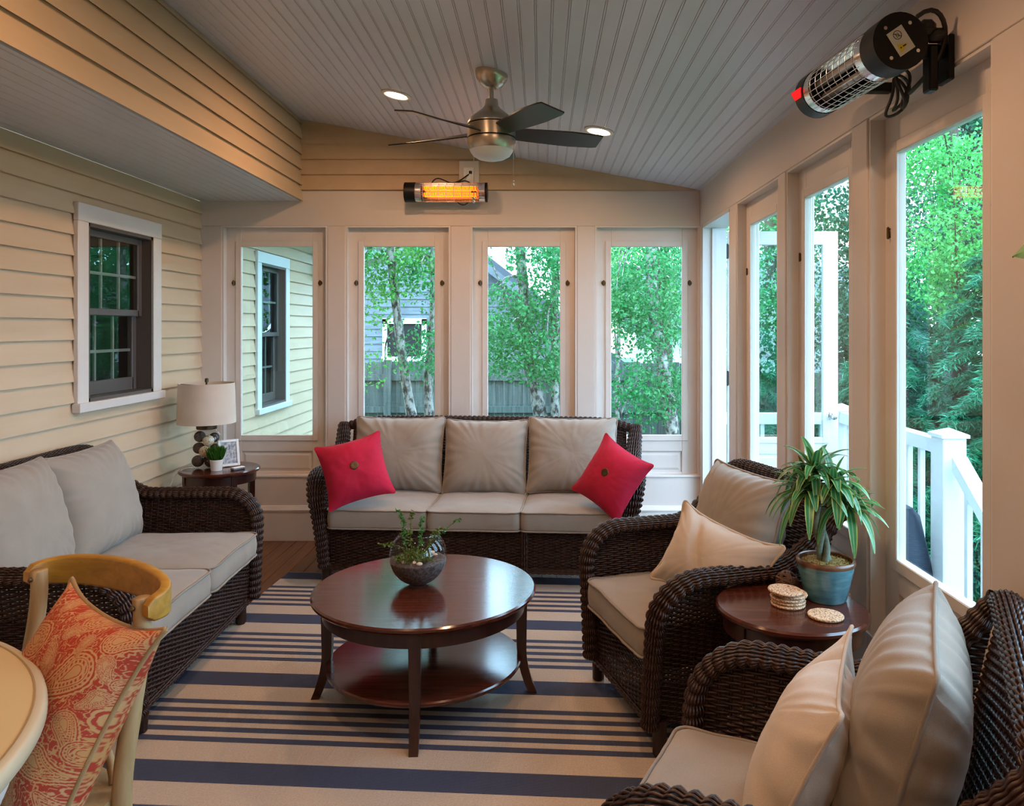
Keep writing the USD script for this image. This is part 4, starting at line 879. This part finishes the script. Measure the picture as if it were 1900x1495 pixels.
dc = thing('cross_back_chair', 'honey-coloured bentwood dining chair with a curved top rail in the left foreground', 'chair')
d = np.array([-.477, -.879, 0]); rgt = np.array([.879, -.477, 0]); C0 = np.array([-1.022, 1.769, 0])
A = lambda a, b, z: C0 + rgt * a + d * b + np.array([0, 0, z])
rp = spline([A(-.228, .040, .850), A(-.215, -.012, .854), A(-.13, -.055, .857), A(0, -.070, .858), A(.13, -.055, .856), A(.215, -.012, .852), A(.226, .040, .848)], 48)
hh = .038 * np.sin(PI * np.clip(np.linspace(.03, .97, 48) * 1.0, 0, 1)) ** .22 ; hh[[0, -1]] = .012
V = []
Tn = np.gradient(rp, axis=0); Tn /= np.linalg.norm(Tn, axis=1, keepdims=True); Sd = np.cross(Tn, [0, 0, 1.0])
for p, s, h in zip(rp, Sd, hh):
    for a, b in ((-1, -.82), (-.7, -1), (.7, -1), (1, -.82), (1, .82), (.7, 1), (-.7, 1), (-1, .82)): V.append(p + s * .0115 * a + np.array([0, 0, h * b]))
n = 48; F = [[i * 8 + j, i * 8 + (j + 1) % 8, (i + 1) * 8 + (j + 1) % 8, (i + 1) * 8 + j] for i in range(n - 1) for j in range(8)]
F = np.array(F); caps = np.array([[0, k + 1, k] for k in range(1, 7)] + [[(n - 1) * 8, (n - 1) * 8 + k, (n - 1) * 8 + k + 1] for k in range(1, 7)])
part(dc, 'top_rail', (np.array(V), np.vstack([F[:, [0, 1, 2]], F[:, [0, 2, 3]], caps])), 'honey_wood', 40)
for sg in (-1, 1):
    ps = spline([A(sg * .195, .028, .868), A(sg * .20, .040, .70), A(sg * .200, .075, .46), A(sg * .195, .03, .22), A(sg * .205, -.03, .0)], 30)
    lg = part(dc, 'rear_leg', tube(ps, np.r_[np.full(8, .0185), np.full(14, .020), np.linspace(.020, .016, 8)], 14), 'pale_wood', True)
    part(lg, 'screw', ball(A(sg * .195, .048, .85), .006, 1), 'bronze', True)
    part(dc, 'cross_slat', tube(spline([A(sg * .155, .045, .72), A(sg * .10, .03, .62), A(-sg * .04, .03, .54), A(-sg * .15, .06, .47)], 20), .010, 8), 'pale_wood', True)
    part(dc, 'front_leg', tube(spline([A(sg * .19, .43, .44), A(sg * .195, .44, .2), A(sg * .19, .44, 0)], 14), np.linspace(.018, .014, 14), 12), 'pale_wood', True)
    part(dc, 'side_stretcher', tube([A(sg * .197, .02, .20), A(sg * .193, .43, .20)], .009, 8), 'pale_wood', True)
seat = [A(.215 * math.copysign(abs(math.cos(t)) ** .6, math.cos(t)), .245 + .215 * math.copysign(abs(math.sin(t)) ** .6, math.sin(t)), z) for t in np.linspace(0, 2 * PI, 41)[:-1] for z in (.445, .468)]
part(dc, 'seat', hull(seat), 'pale_wood')

def paisley(P, seed=3):
    g = np.random.default_rng(seed); n = len(P); val = np.zeros(n)
    red = np.array([.36, .030, .008]); cream = np.array([.56, .35, .19]); gold = np.array([.46, .22, .05])
    val = ((np.abs(((meshkit.fbm(np.c_[P * 34, np.full(n, .3)], 3, 2) * 9) % 1) - .5) < .10) | (np.abs(((meshkit.fbm(np.c_[P * 75, np.full(n, 2.3)], 2, 9) * 5) % 1) - .5) < .06)).astype(float) * .9
    placed = []
    for k in range(700):
        c = g.uniform(-.25, .25, 2); s = g.uniform(.040, .066) if len(placed) < 20 else g.uniform(.018, .034)
        if all(np.hypot(*(c - q)) > .80 * (s + r) for q, r in placed): placed.append((c, s))
        else: continue
        a = g.uniform(0, 2 * PI); ch = g.choice([-1, 1]); R = np.array([[math.cos(a), math.sin(a)], [-math.sin(a), math.cos(a)]])
        L = (P - c) @ R.T; t = np.linspace(0, 1, 14); sp = np.stack([(t ** 1.7) * .62 * ch * s, t * 1.5 * s - .3 * s], 1); rad = .5 * s * (1 - t) ** .85 + .002
        near = np.abs(L).max(1) < 1.9 * s; Q = L[near]
        D2 = np.linalg.norm(Q[:, None] - sp[None], axis=2) - rad[None]; sd = D2.min(1); ii = D2.argmin(1)
        ang = np.arctan2(Q[:, 1], Q[:, 0] * ch); u = sd / s; v = val[near]
        v[u < .17] = 0
        sc = .11 + .03 * np.abs(np.sin(ang * 9))
        v[np.abs(u - sc) < .032] = 1; v[np.abs(u - .01) < .030] = 1; v[np.abs(u + .10) < .022] = 1
        v[(u < -.02) & (u > -.085) & (np.sin(ang * 26) > .1)] = .8
        ins = u < -.14; v[ins] = (np.sin(Q[ins] @ np.array([.6, .8]) / s * 46) > -.1) * .9
        v[np.abs(u + .17) < .02] = 1
        v[(u < -.27)] = 0; v[np.abs(u + .30) < .03] = 1; v[(u < -.36)] = .9
        val[near] = v
    mix = (meshkit.fbm(np.c_[P * 8, np.zeros(n)], 3, 4))[:, None]
    return red + (cream * mix + gold * (1 - mix) - red) * val[:, None]
def print_pillow(parent, w, h, t, N=360, front=True):
    u = np.linspace(-1, 1, N); X, Y = np.meshgrid(u, u); pinch = .020; ear = .016
    Px = X * w / 2 - np.sign(X) * pinch * (1 - Y ** 2) * np.abs(X) ** 3 + np.sign(X) * ear * (np.abs(X * Y) ** 6); Py = Y * h / 2 - np.sign(Y) * pinch * (1 - X ** 2) * np.abs(Y) ** 3 + np.sign(Y) * ear * (np.abs(X * Y) ** 6)
    P = np.stack([Px, Py], -1).reshape(-1, 2); e = (1 - np.abs(X) ** 3.2) * (1 - np.abs(Y) ** 3.2)
    nz = (meshkit.fbm(np.c_[P * 8, np.zeros(len(P))], 4, 6) - .5) * .020
    i, j = np.meshgrid(np.arange(N - 1), np.arange(N - 1), indexing='ij'); a = (i * N + j).ravel(); F = np.stack([a, a + 1, a + N + 1, a + N], 1)
    col = paisley(P)
    for sg in ((1,) if front else (-1,)):
        z = sg * (t * e.ravel() ** .5 + nz * e.ravel())
        pr = part(parent, 'cover', (np.c_[P, z], F if sg > 0 else F[:, ::-1]), 'vertex_print', True)
        UsdGeom.PrimvarsAPI(pr).CreatePrimvar('print', Sdf.ValueTypeNames.Color3fArray, 'vertex').Set([Gf.Vec3f(*map(float, c)) for c in col])
    if not front: return
    print_pillow(parent, w, h, t, 120, False)
    edge = np.concatenate([np.stack([Px[0], Py[0]], 1), np.stack([Px[:, -1], Py[:, -1]], 1)[1:], np.stack([Px[-1], Py[-1]], 1)[::-1][1:], np.stack([Px[:, 0], Py[:, 0]], 1)[::-1][1:-1]])
    part(parent, 'piping', tube(np.c_[edge, np.zeros(len(edge))][::4], .0058, 7, True), 'tan_piping', True)
pp = thing('paisley_pillow', 'orange-red paisley pillow with tan piping leaning on the bentwood dining chair', 'pillow', aim((-1.02, 1.615, .635), (-.42, -.78, .47), -7))
print_pillow(pp, .345, .44, .085)

hp = thing('hanging_plant', 'hanging plant of which only one green leaf tip shows at the right edge', 'plant', T((.985, 1.30, 1.455)))
part(hp, 'pot', lathe([(0, 0), (.06, 0), (.085, .11), (.088, .115), (.080, .115), (.078, .10), (0, .10)], 32), 'white_ceramic', 40)
part(hp, 'hanger', cat(*[tube([(.084 * math.cos(a), .084 * math.sin(a), .11), (0, 0, .45)], .002, 5) for a in (0, 2.1, 4.2)], tube([(0, 0, .45), (0, 0, zc(.985) - 1.455)], .002, 5)), 'black_cord')
for k, a in enumerate((2.24, -2.2, -1.7, -1.2, -.7, -.3, .2, .6, 1.0)):
    L = .168 if k == 0 else .10; q = np.linspace(0, 1, 9); dirv = np.array([math.cos(a), math.sin(a), 0])
    c = dirv[None] * (q * L)[:, None] + np.array([0, 0, .11])[None] + np.stack([0 * q, 0 * q, (.06 + .05 * (k % 3)) * np.sin(q * 2.2) - (.03 if k == 0 else 0) * q], 1)
    Sd = np.cross(dirv, [0, 0, 1.0]); wv = .018 * np.sin(PI * np.clip((q - .38) / .62, 0, 1)) ** .6 + .0015
    tl = np.array([0, 0, .030 if k == 0 else 0.0])[None] * np.sin(PI * np.clip((q - .38) / .62, 0, 1))[:, None]
    V = np.concatenate([c + Sd * wv[:, None] + tl, c + [0, 0, -.003], c - Sd * wv[:, None] - tl]); i = np.arange(8)
    part(hp, 'leaf', (V, np.vstack([np.stack([b * 9 + i, b * 9 + i + 1, (b + 1) * 9 + i + 1, (b + 1) * 9 + i], 1) for b in (0, 1)])), 'houseplant_leaf', True)

# ---------------------------------------------------------------- outside
GZ = -.90
single('lawn', 'green lawn around the porch', 'lawn', bx(-40, 40, -30, 60, GZ - .2, GZ), 'lawn', kind='structure')
g = np.random.default_rng(21); n = 30000
X = g.uniform(1.5, 9, n); Y = g.uniform(3.0, 11, n)
single('grass', 'short green grass growing behind the white stair railing', 'grass', leaf_quads(np.stack([X, Y, np.full(n, GZ - .01)], 1), g.normal(size=(n, 3)) * [.5, .5, 0] + [0, 0, 1], g.normal(size=(n, 3)), g.uniform(.06, .13, n), np.full(n, .012)), 'grass_blade', kind='stuff')
wing = thing('house_wing', 'cream clapboard house wing seen through the leftmost back window', 'house')
W2 = (6.29, 6.89, .80, 1.985)
clap_x(wing, XL, 1, YB + .15, 8.1, -.10, 2.32, [W2], 'siding_paint')
part(wing, 'sheathing', cat(bx(XL - .12, XL, YB + .15, W2[0], GZ, 2.4), bx(XL - .12, XL, W2[1], 8.1, GZ, 2.4), bx(XL - .12, XL, W2[0], W2[1], GZ, W2[2]), bx(XL - .12, XL, W2[0], W2[1], W2[3], 2.4), bx(-6, XL - .12, 7.98, 8.1, GZ, 2.4)), 'siding_paint')
house_window(wing, XL + .012, 1, *W2, trim='exterior_white')
part(wing, 'eave_soffit', bx(XL - .3, -1.70, YB + .46, 8.45, 2.325, 2.345), 'exterior_white')
part(wing, 'fascia', cat(bx(-1.72, -1.70, YB + .46, 8.45, 2.31, 2.50), bx(XL - .3, -1.70, 8.43, 8.45, 2.31, 2.50)), 'exterior_white')
part(wing, 'roof', hull([(x, y, z) for y in (YB + .46, 8.5) for x, z in ((-1.66, 2.46), (-1.66, 2.50), (-6, 4.4), (-6, 4.5))]), 'shingle_roof')
part(wing, 'gutter', prism([(-1.70, 2.36), (-1.70, 2.47), (-1.58, 2.47), (-1.575, 2.43), (-1.61, 2.37)], 1, YB + .46, 8.5), 'white_vinyl')
part(wing, 'downspout', tube(np.vstack([spline([(-1.64, 8.40, 2.37), (-1.64, 8.40, 2.28), (-1.74, 8.36, 2.20), (-2.1, 8.2, 2.10), (-2.27, 8.16, 2.02), (-2.28, 8.15, 1.8)], 40), [[-2.28, 8.15, -.8]]]), .040, 10), 'white_vinyl', True)
# porch wall outside faces and roof overhang
ov = struct('trim_1'); part(ov, 'porch_skirt', cat(bx(XL - .1, XR + .2, YB + .10, YB + .14, GZ, -.02), bx(XR + .14, XR + .18, YF, YB + .14, GZ, -.02)), 'exterior_white')

deck = thing('deck', 'grey board deck outside the porch door, inside the white railing', 'deck')
x = 1.27
while x < 2.42:
    part(deck, 'deck_board', bx(x, x + .135, 4.42, 6.28, -.20, -.165, .004), 'deck_wood'); x += .14
part(deck, 'rim_joist', cat(bx(1.26, 2.53, 6.28, 6.32, GZ, -.17), bx(2.53, 2.56, 4.40, 6.32, GZ, -.17)), 'exterior_white')
st_ = thing('porch_stairs', 'deck stairs going down beside the right windows', 'stairs')
for k in range(4): part(st_, 'tread', bx(1.30, 2.40, 4.40 - .30 * (k + 1), 4.40 - .30 * k, -.20 - .175 * (k + 1) - .03, -.165 - .175 * (k + 1), .004), 'deck_wood')
for xx in (1.28, 2.40): part(st_, 'stringer', hull([(xx + dx, y, z) for dx in (0, .03) for y, z in ((4.40, -.2), (4.40, -.75), (3.12, GZ), (3.25, GZ), (3.12, -.75))]), 'exterior_white')
def post(parent, x, y, z0, z1):
    p = part(parent, 'post', bx(x - .07, x + .07, y - .07, y + .07, z0, z1 - .055, .004), 'exterior_white')
    part(p, 'post_cap', hull([(x + a, y + b, z) for z, s in ((z1 - .055, .083), (z1 - .035, .083)) for a in (-s, s) for b in (-s, s)] + [(x, y, z1)]), 'exterior_white')
def railing(label, p0, p1, z0, z1, posts):
    r = thing('deck_railing', label, 'railing'); p0 = np.array(p0, float); p1 = np.array(p1, float)
    dv = p1 - p0; L = np.hypot(*dv); u = dv / L; nrm = np.array([-u[1], u[0]])
    def bar(a, b, w, za, zb, h, nm):
        pts = [np.r_[p0 + u * t + nrm * s, z + e] for t, z in ((a, za), (b, zb)) for s in (-w, w) for e in (-h, 0)]; part(r, nm, hull(pts), 'exterior_white')
    bar(.07, L - .07, .045, z0, z1, .085, 'top_rail'); bar(.07, L - .07, .03, z0 - .80, z1 - .80, .06, 'bottom_rail')
    n = int(L / .155)
    for k in range(1, n):
        t = L * k / n; z = z0 + (z1 - z0) * t / L; c = p0 + u * t
        part(r, 'baluster', bx(c[0] - .016, c[0] + .016, c[1] - .016, c[1] + .016, z - .85, z - .07), 'exterior_white')
    for (x, y, a, b) in posts: post(r, x, y, a, b)
railing('white deck railing running behind the open porch door', (1.30, 6.2), (2.43, 6.2), .76, .76, ((1.34, 6.2, GZ, .84), (2.43, 6.2, GZ, .84)))
railing('white deck railing along the outer side of the deck', (2.43, 6.2), (2.43, 4.57), .775, .775, ((2.43, 4.57, GZ, .855),))
railing('white stair railing sloping down outside the nearest right window', (2.43, 4.52), (2.43, 3.05), .70, -.36, ((2.43, 3.05, GZ, -.20),))
tp = lathe([(0, 0), (.16, 0), (.18, .10), (.15, .30), (.10, .45), (.07, .52), (.0, .54)], 24); tv = tp[0] * [1, .8, 1]; tv += (meshkit.fbm(tv * 9, 3, 5)[:, None] - .5) * .08
single('covered_bundle', 'dark navy covered bundle on the deck outside the nearest right window', 'bag', (tv, tp[1]), 'tarp_navy', T((2.20, 4.68, -.165)), 40)

def fence(label, p0, p1, z0, z1, rails, mat_='fence_wood', bw=.14):
    f = thing('board_fence', label, 'fence'); p0 = np.array(p0, float); p1 = np.array(p1, float); L = np.hypot(*(p1 - p0)); ang = math.atan2(*(p1 - p0)[::-1]); R = M4(RZ(math.degrees(ang)), (*p0, 0))
    n = int(L / bw)
    for k in range(n): part(f, 'board', xf(bx(k * bw + .003, (k + 1) * bw - .003, -.010 + .004 * (k % 2), .012, z0, z1 + .012 * math.sin(k * 1.7)), R), mat_)
    for z in rails: part(f, 'rail', xf(bx(0, L, -.055, -.012, z - .045, z + .045), R), mat_)
    for k in range(int(L / 2.4) + 1): part(f, 'post', xf(bx(k * 2.4 - .05, k * 2.4 + .05, -.11, -.012, z0, z1 + .04), R), mat_)
fence('weathered grey board fence behind the birches', (-4.6, 11.0), (5.2, 11.0), GZ, .95, (.74, .28, -.45))
fence('weathered board fence far right behind the evergreens', (5.2, 11.0), (9.2, 5.2), GZ, .95, (.74, .28, -.45))

h1 = thing('neighbour_house', 'grey shingled gable house with a white-trimmed window beyond the fence', 'house')
HY = 16.0
clap_y(h1, HY, -1, -8.6, 1.35, -.9, 4.6, top=lambda z: (1.85 - z) / .78 if z > .2 else 2.2, material='shingle_grey', name='shingle_course', expo=.155)
part(h1, 'gable_wall', hull([(x, y, z) for y in (HY + .001, HY + .3) for x, z in ((-8.6, -.9), (2.1, -.9), (2.1, .2), (-3.53, 4.6), (-8.6, 4.6))]), 'shingle_grey')
part(h1, 'roof_edge', hull([(x, y, z + dz) for y in (HY - .35, HY + .4) for x, z in ((2.6, -.12), (-3.53, 4.66)) for dz in (0, .16)]), 'shingle_roof')
part(h1, 'rake_board', hull([(x, y, z + dz) for y in (HY - .36, HY - .33) for x, z in ((2.6, -.30), (-3.53, 4.48)) for dz in (0, .18)]), 'shingle_grey')
wx, wz = -2.86, 1.19
part(h1, 'window_frame', cat(bx(wx - .46, wx - .36, HY - .06, HY, wz - .40, wz + .44), bx(wx + .36, wx + .46, HY - .06, HY, wz - .40, wz + .44), bx(wx - .46, wx + .46, HY - .06, HY, wz + .34, wz + .46), bx(wx - .48, wx + .48, HY - .08, HY, wz - .44, wz - .34)), 'exterior_white')
part(h1, 'window_glass', bx(wx - .36, wx + .36, HY - .03, HY - .02, wz - .34, wz + .34), 'dark_room')
h2 = thing('white_house', 'white house with a dark roof glimpsed behind the right back window', 'house')
part(h2, 'wall', bx(2.35, 9, 19, 19.3, -.9, 1.40), 'exterior_white'); part(h2, 'roof', hull([(x, y, z) for x in (2.0, 9.4) for y, z in ((18.6, 1.35), (18.6, 1.45), (22, 3.2), (22, 3.0))]), 'shingle_roof')
part(h2, 'garage_door', bx(3.6, 5.4, 18.95, 19.0, -.9, .9), 'white_vinyl')

def cloud(blobs, size, rng, up=.2):
    size = size * (.56 if size < .095 else .66); blobs = [(c, rd, int(n * 2.6)) for c, rd, n in blobs]; Cs = []
    for (c, rad, n) in blobs:
        v = rng.normal(size=(n, 3)); v /= np.linalg.norm(v, axis=1, keepdims=True); v *= (rng.uniform(0, 1, n) ** .42)[:, None]
        Cs.append(np.array(c) + v * np.array(rad))
    C = np.vstack(Cs); keep = C[:, 2] > GZ + .05; C = C[keep]; n = len(C)
    cl = meshkit.noise(C * 2.6, int(rng.integers(1000))) + .6 * meshkit.noise(C * 6, int(rng.integers(1000))); k2 = cl > np.quantile(cl, .30); C = C[k2]; n = len(C)
    D = rng.normal(size=(n, 3)); D[:, 2] -= up
    return leaf_quads(C, D, rng.normal(size=(n, 3)), rng.uniform(.7, 1.25, n) * size, rng.uniform(.5, .8, n) * size)
def tree(name, label, trunk, r0, r1, bark, blobs, leaf, size, seed, twigs=14, up=.2):
    t = thing(name, label, 'tree'); rng = np.random.default_rng(seed)
    P = spline(trunk, 40); tk = tube(P, np.linspace(r0, r1, 40) * (1 + .08 * np.sin(np.arange(40) * 2.1)), 14)
    part(t, 'trunk', tk, bark, True)
    tw = []
    for k in range(twigs):
        b = blobs[int(rng.integers(len(blobs)))]; a = P[int(rng.integers(12, 39))]; e = np.array(b[0]) + rng.normal(size=3) * np.array(b[1]) * .4
        if e[2] < a[2] - .6: e[2] = a[2] - .3
        tw.append(tube(spline([a, (a + e) / 2 + [0, 0, .18], e], 8), np.linspace(.014, .004, 8), 5))
    if tw: part(t, 'branches', cat(*tw), bark, True)
    part(t, 'foliage', cloud(blobs, size, rng, up), leaf, kind='stuff')
    return t
B = 'birch_bark'
tree('birch_tree', 'slender birch with a leaning trunk, left in the second back window', [(-1.32, 8, GZ), (-1.34, 8, .42), (-1.46, 8, 1.16), (-1.50, 8, 1.5), (-1.56, 8, 2.0), (-1.6, 8.1, 3.2), (-1.55, 8.1, 4.8)], .065, .02, B,
     [((-1.9, 7.9, 2.35), (.75, .5, .5), 1600), ((-1.3, 8.1, 2.3), (.5, .5, .45), 500), ((-1.65, 7.9, 1.75), (.42, .4, .30), 260), ((-1.7, 7.8, 1.2), (.5, .4, .4), 130), ((-1.5, 8, 3.8), (1, 1, 1.1), 1500)], 'leaf_yellow', .085, 1)
tree('birch_tree', 'slender birch with an upright trunk, right in the second back window', [(-1.17, 8, GZ), (-1.17, 8, .45), (-1.18, 8, .95), (-1.14, 8, 1.5), (-1.12, 8, 2.3), (-1.1, 8.1, 3.4), (-1.0, 8.1, 4.8)], .060, .02, B,
     [((-1.05, 8.0, 2.2), (.55, .5, .5), 700), ((-1.25, 7.8, 1.15), (.25, .3, .35), 110), ((-1.05, 7.9, 1.4), (.25, .4, .5), 200), ((-1.0, 8, 3.6), (1, 1, 1.2), 1400)], 'leaf_birch', .085, 2)
tree('birch_tree', 'thick birch with peeling bark and a bent trunk, left in the third back window', [(.02, 8.2, GZ), (0, 8.2, .40), (-.07, 8.2, .80), (-.13, 8.2, 1.05), (-.17, 8.2, 1.45), (-.23, 8.2, 2.3), (-.26, 8.3, 3.6), (-.2, 8.4, 5)], .085, .03, B,
     [((-.25, 8.0, 1.55), (.45, .5, .45), 950), ((-.05, 8.0, 2.2), (.35, .5, .35), 700), ((-.1, 7.9, 1.1), (.42, .4, .25), 420), ((-.45, 8, 1.2), (.2, .4, .35), 200), ((-.1, 8.2, 3.8), (1.2, 1.2, 1.2), 1800)], 'leaf_birch', .085, 3)
tree('birch_tree', 'pale straight birch, right in the third back window', [(.14, 8.1, GZ), (.145, 8.1, .5), (.14, 8.1, 1.3), (.15, 8.1, 2.3), (.17, 8.2, 3.5), (.2, 8.2, 5)], .055, .02, B,
     [((.12, 7.9, 1.9), (.25, .4, .8), 600), ((.3, 8, 3.8), (.9, 1, 1.2), 1200), ((.1, 7.8, 1.0), (.18, .3, .25), 120)], 'leaf_birch', .08, 4)
tree('birch_tree', 'thick pale birch in the rightmost back window', [(1.40, 8.0, GZ), (1.37, 8.0, .35), (1.30, 8.0, .85), (1.22, 8.0, 1.3), (1.16, 8.0, 1.8), (1.14, 8.0, 2.4), (1.1, 8.1, 3.6), (1.15, 8.1, 5)], .085, .03, B,
     [((1.05, 8.0, 2.0), (.6, .6, .6), 1500), ((1.25, 7.9, 1.3), (.6, .5, .5), 900), ((1.0, 7.8, .75), (.42, .4, .35), 420), ((1.45, 8.1, .85), (.3, .3, .4), 330), ((.85, 7.8, 1.7), (.25, .3, .3), 260), ((1.1, 8.2, 3.8), (1.3, 1.2, 1.3), 1800)], 'leaf_birch', .085, 5)
tree('yellow_birch', 'young tree with yellow leaves behind the birch in the rightmost back window', [(.90, 9.2, GZ), (.92, 9.2, 1), (.95, 9.2, 2.6)], .04, .015, B, [((.92, 8.9, 1.62), (.26, .3, .30), 260), ((1.5, 9.2, 1.5), (.4, .4, .5), 260), ((.95, 9.2, 2.3), (.4, .4, .4), 300)], 'leaf_yellow', .085, 6, 6)
TB = 'tree_bark'
tree('leafy_tree', 'tall green tree beyond the railing, seen through the far right-wall window', [(3.1, 10.5, GZ), (3.15, 10.5, 2), (3.1, 10.5, 5.5)], .16, .05, TB, [((2.9, 10.2, 1.6), (1.0, .9, .9), 2600), ((3.2, 10.2, 2.7), (.9, .9, .6), 1500), ((2.8, 10.2, .5), (1.1, .8, .7), 1800), ((3.1, 10.4, 4.6), (1.6, 1.3, 1.0), 2200)], 'leaf_birch', .10, 7)
tree('leafy_tree', 'dark green tree with sky between its leaves, behind the open door', [(4.05, 9.6, GZ), (4.1, 9.6, 2.0), (4.0, 9.7, 6)], .15, .05, TB, [((4.0, 9.4, 1.1), (.9, .8, .8), 2600), ((4.15, 9.4, 2.1), (.8, .8, .8), 1700), ((3.9, 9.5, 3.1), (.7, .8, .8), 1100), ((4.1, 9.3, .1), (1.0, .8, .7), 2400), ((4.1, 9.7, 4.8), (1.4, 1.2, 1.0), 1600)], 'leaf_deep', .10, 8)
tree('leafy_tree', 'bright yellow-green tree in the upper part of the nearest right window', [(4.25, 7.7, GZ), (4.2, 7.7, 1.5), (4.05, 7.6, 4.5)], .10, .03, TB, [((3.95, 7.5, 2.6), (.55, .6, .7), 1700), ((4.1, 7.5, 1.9), (.7, .6, .5), 1400), ((3.85, 7.5, 3.4), (.6, .6, .5), 1000), ((4.7, 7.8, 2.0), (.45, .5, .4), 500)], 'leaf_bright', .085, 9)
tree('leafy_tree', 'dark tree with bare limbs at the top of the nearest right window', [(5.4, 9.0, GZ), (5.35, 9.0, 1.5), (5.1, 9.0, 3.2), (5.3, 9.0, 5.5)], .17, .06, TB, [((4.9, 8.9, 3.9), (1.0, .8, .5), 1500), ((5.5, 8.9, 3.3), (.5, .6, .35), 500), ((5.3, 9, 2.4), (.8, .7, .5), 1500), ((5.2, 9, 5), (1.4, 1.2, .8), 1500)], 'leaf_deep', .10, 10, 20)
tree('leafy_tree', 'broad green tree filling the gap at the far side of the lawn', [(6.6, 12.5, GZ), (6.6, 12.5, 2), (6.5, 12.5, 5)], .2, .06, TB, [((5.4, 12.6, 1.4), (1.6, 1, 1.3), 3000), ((7.2, 12, 1.6), (1.6, 1, 1.4), 3000), ((6.6, 12.3, 3.4), (1.6, 1.1, .9), 1800)], 'leaf_deep', .13, 12)
tree('leafy_tree', 'tree standing left of the neighbour house behind the second back window', [(-3.2, 12.5, GZ), (-3.2, 12.5, 2.2), (-3.1, 12.5, 5)], .12, .04, TB, [((-3.4, 12.2, 3.0), (1.3, .9, .8), 1500), ((-2.2, 12.4, 3.3), (1.2, .8, .6), 900)], 'leaf_birch', .11, 15)
tree('leafy_tree', 'green tree beyond the fence behind the rightmost back window', [(2.1, 13, GZ), (2.1, 13, 2.2), (2.0, 13, 5)], .14, .04, TB, [((1.7, 12.8, 2.4), (1.4, .9, .8), 2200), ((2.4, 12.8, 3.2), (1.3, .8, .8), 1500), ((.9, 13, 3.2), (.7, .7, .6), 500)], 'leaf_birch', .11, 16)

def conifer(label, x, y, h, r, seed, n=70):
    t = thing('evergreen_tree', label, 'tree'); rng = np.random.default_rng(seed)
    part(t, 'trunk', tube([(x, y, GZ), (x + .03, y, h * .5), (x, y, h)], [.09, .06, .012], 10), TB, True)
    br, Cs, Ds = [], [], []
    for k in range(n):
        f = k / n; z = GZ + .25 + (h - GZ - .3) * f; a = k * 2.39996; l = r * (1 - f) ** .75 * rng.uniform(.75, 1.1) + .12
        d = np.array([math.cos(a), math.sin(a), 0]); s = np.linspace(0, 1, 9); P = np.array([x, y, z]) + d * (s * l)[:, None] + np.stack([0 * s, 0 * s, .10 * l * np.sin(s * 2.2) - .42 * l * s ** 2], 1)
        br.append(tube(P, np.linspace(.010, .003, 9), 4, capped=False)); m = int(110 * l / r) + 20
        q = rng.uniform(.12, 1, m); i = np.clip((q * 8).astype(int), 0, 7); c = P[i] + (P[i + 1] - P[i]) * (q * 8 - i)[:, None]; sd = np.cross(d, [0, 0, 1.0])
        for sg in (-1, 1):
            dd = d * .55 + sg * sd * .8 + np.array([0, 0, -.35]); Cs.append(np.repeat(c, 3, 0) + rng.normal(size=(m * 3, 3)) * .02); Ds.append(np.repeat(dd[None], m * 3, 0) + rng.normal(size=(m * 3, 3)) * .35)
    C, D = np.vstack(Cs), np.vstack(Ds); nn = len(C)
    part(t, 'branches', cat(*br), TB); part(t, 'foliage', leaf_quads(C, D, rng.normal(size=(nn, 3)), rng.uniform(.045, .10, nn), np.full(nn, .011)), 'needle', kind='stuff')
conifer('feathery evergreen nearest the stair railing, in the nearest right window', 4.15, 6.95, 2.3, 1.15, 31, 90)
conifer('evergreen behind the railing at the left side of the nearest right window', 3.55, 7.6, 1.9, .95, 32)
conifer('evergreen at the right side of the nearest right window', 5.0, 7.4, 2.9, 1.1, 33)
conifer('low evergreen behind the deck corner post', 3.6, 8.4, 1.3, .9, 34)
conifer('evergreen at the far end of the deck behind the open door', 2.6, 9.3, 1.5, .95, 35)
for k, (x, y, r_, lab) in enumerate(((4.6, 5.9, .42, 'low dark shrub at the lawn edge right of the stair post'), (3.6, 6.7, .38, 'low dark shrub just behind the stair railing'), (1.0, 10.4, .5, 'shrub at the foot of the fence behind the rightmost back window'), (1.9, 10.2, .5, 'shrub at the fence behind the porch door'))):
    s_ = thing('shrub', lab, 'shrub', None); rng = np.random.default_rng(50 + k)
    part(s_, 'stem', cat(*[tube([(x, y, GZ), (x + a, y + b, GZ + r_)], .012, 5) for a, b in ((.1, 0), (-.12, .05), (0, -.1))]), TB)
    part(s_, 'foliage', cloud([((x, y, GZ + r_ * .8), (r_ * 1.3, r_, r_), 1300)], .075, rng), 'leaf_deep', kind='stuff')

tree('leafy_tree', 'tall tree beside the porch, behind the camera', [(4.6, -5.5, GZ), (4.6, -5.5, 2), (4.6, -5.5, 6)], .2, .06, TB, [((4.6, -5.5, 2.0), (2.2, 1.6, 2.4), 4200), ((4.8, -5.5, 5.0), (2.2, 1.6, 1.8), 2200)], 'leaf_deep', .16, 60)
tree('leafy_tree', 'low spreading tree at the porch corner, behind the camera', [(2.6, -7.5, GZ), (2.6, -7.5, 2), (2.6, -7.5, 5)], .2, .06, TB, [((2.2, -7.5, 1.8), (1.8, 1.3, 2.4), 3600)], 'leaf_deep', .16, 61)
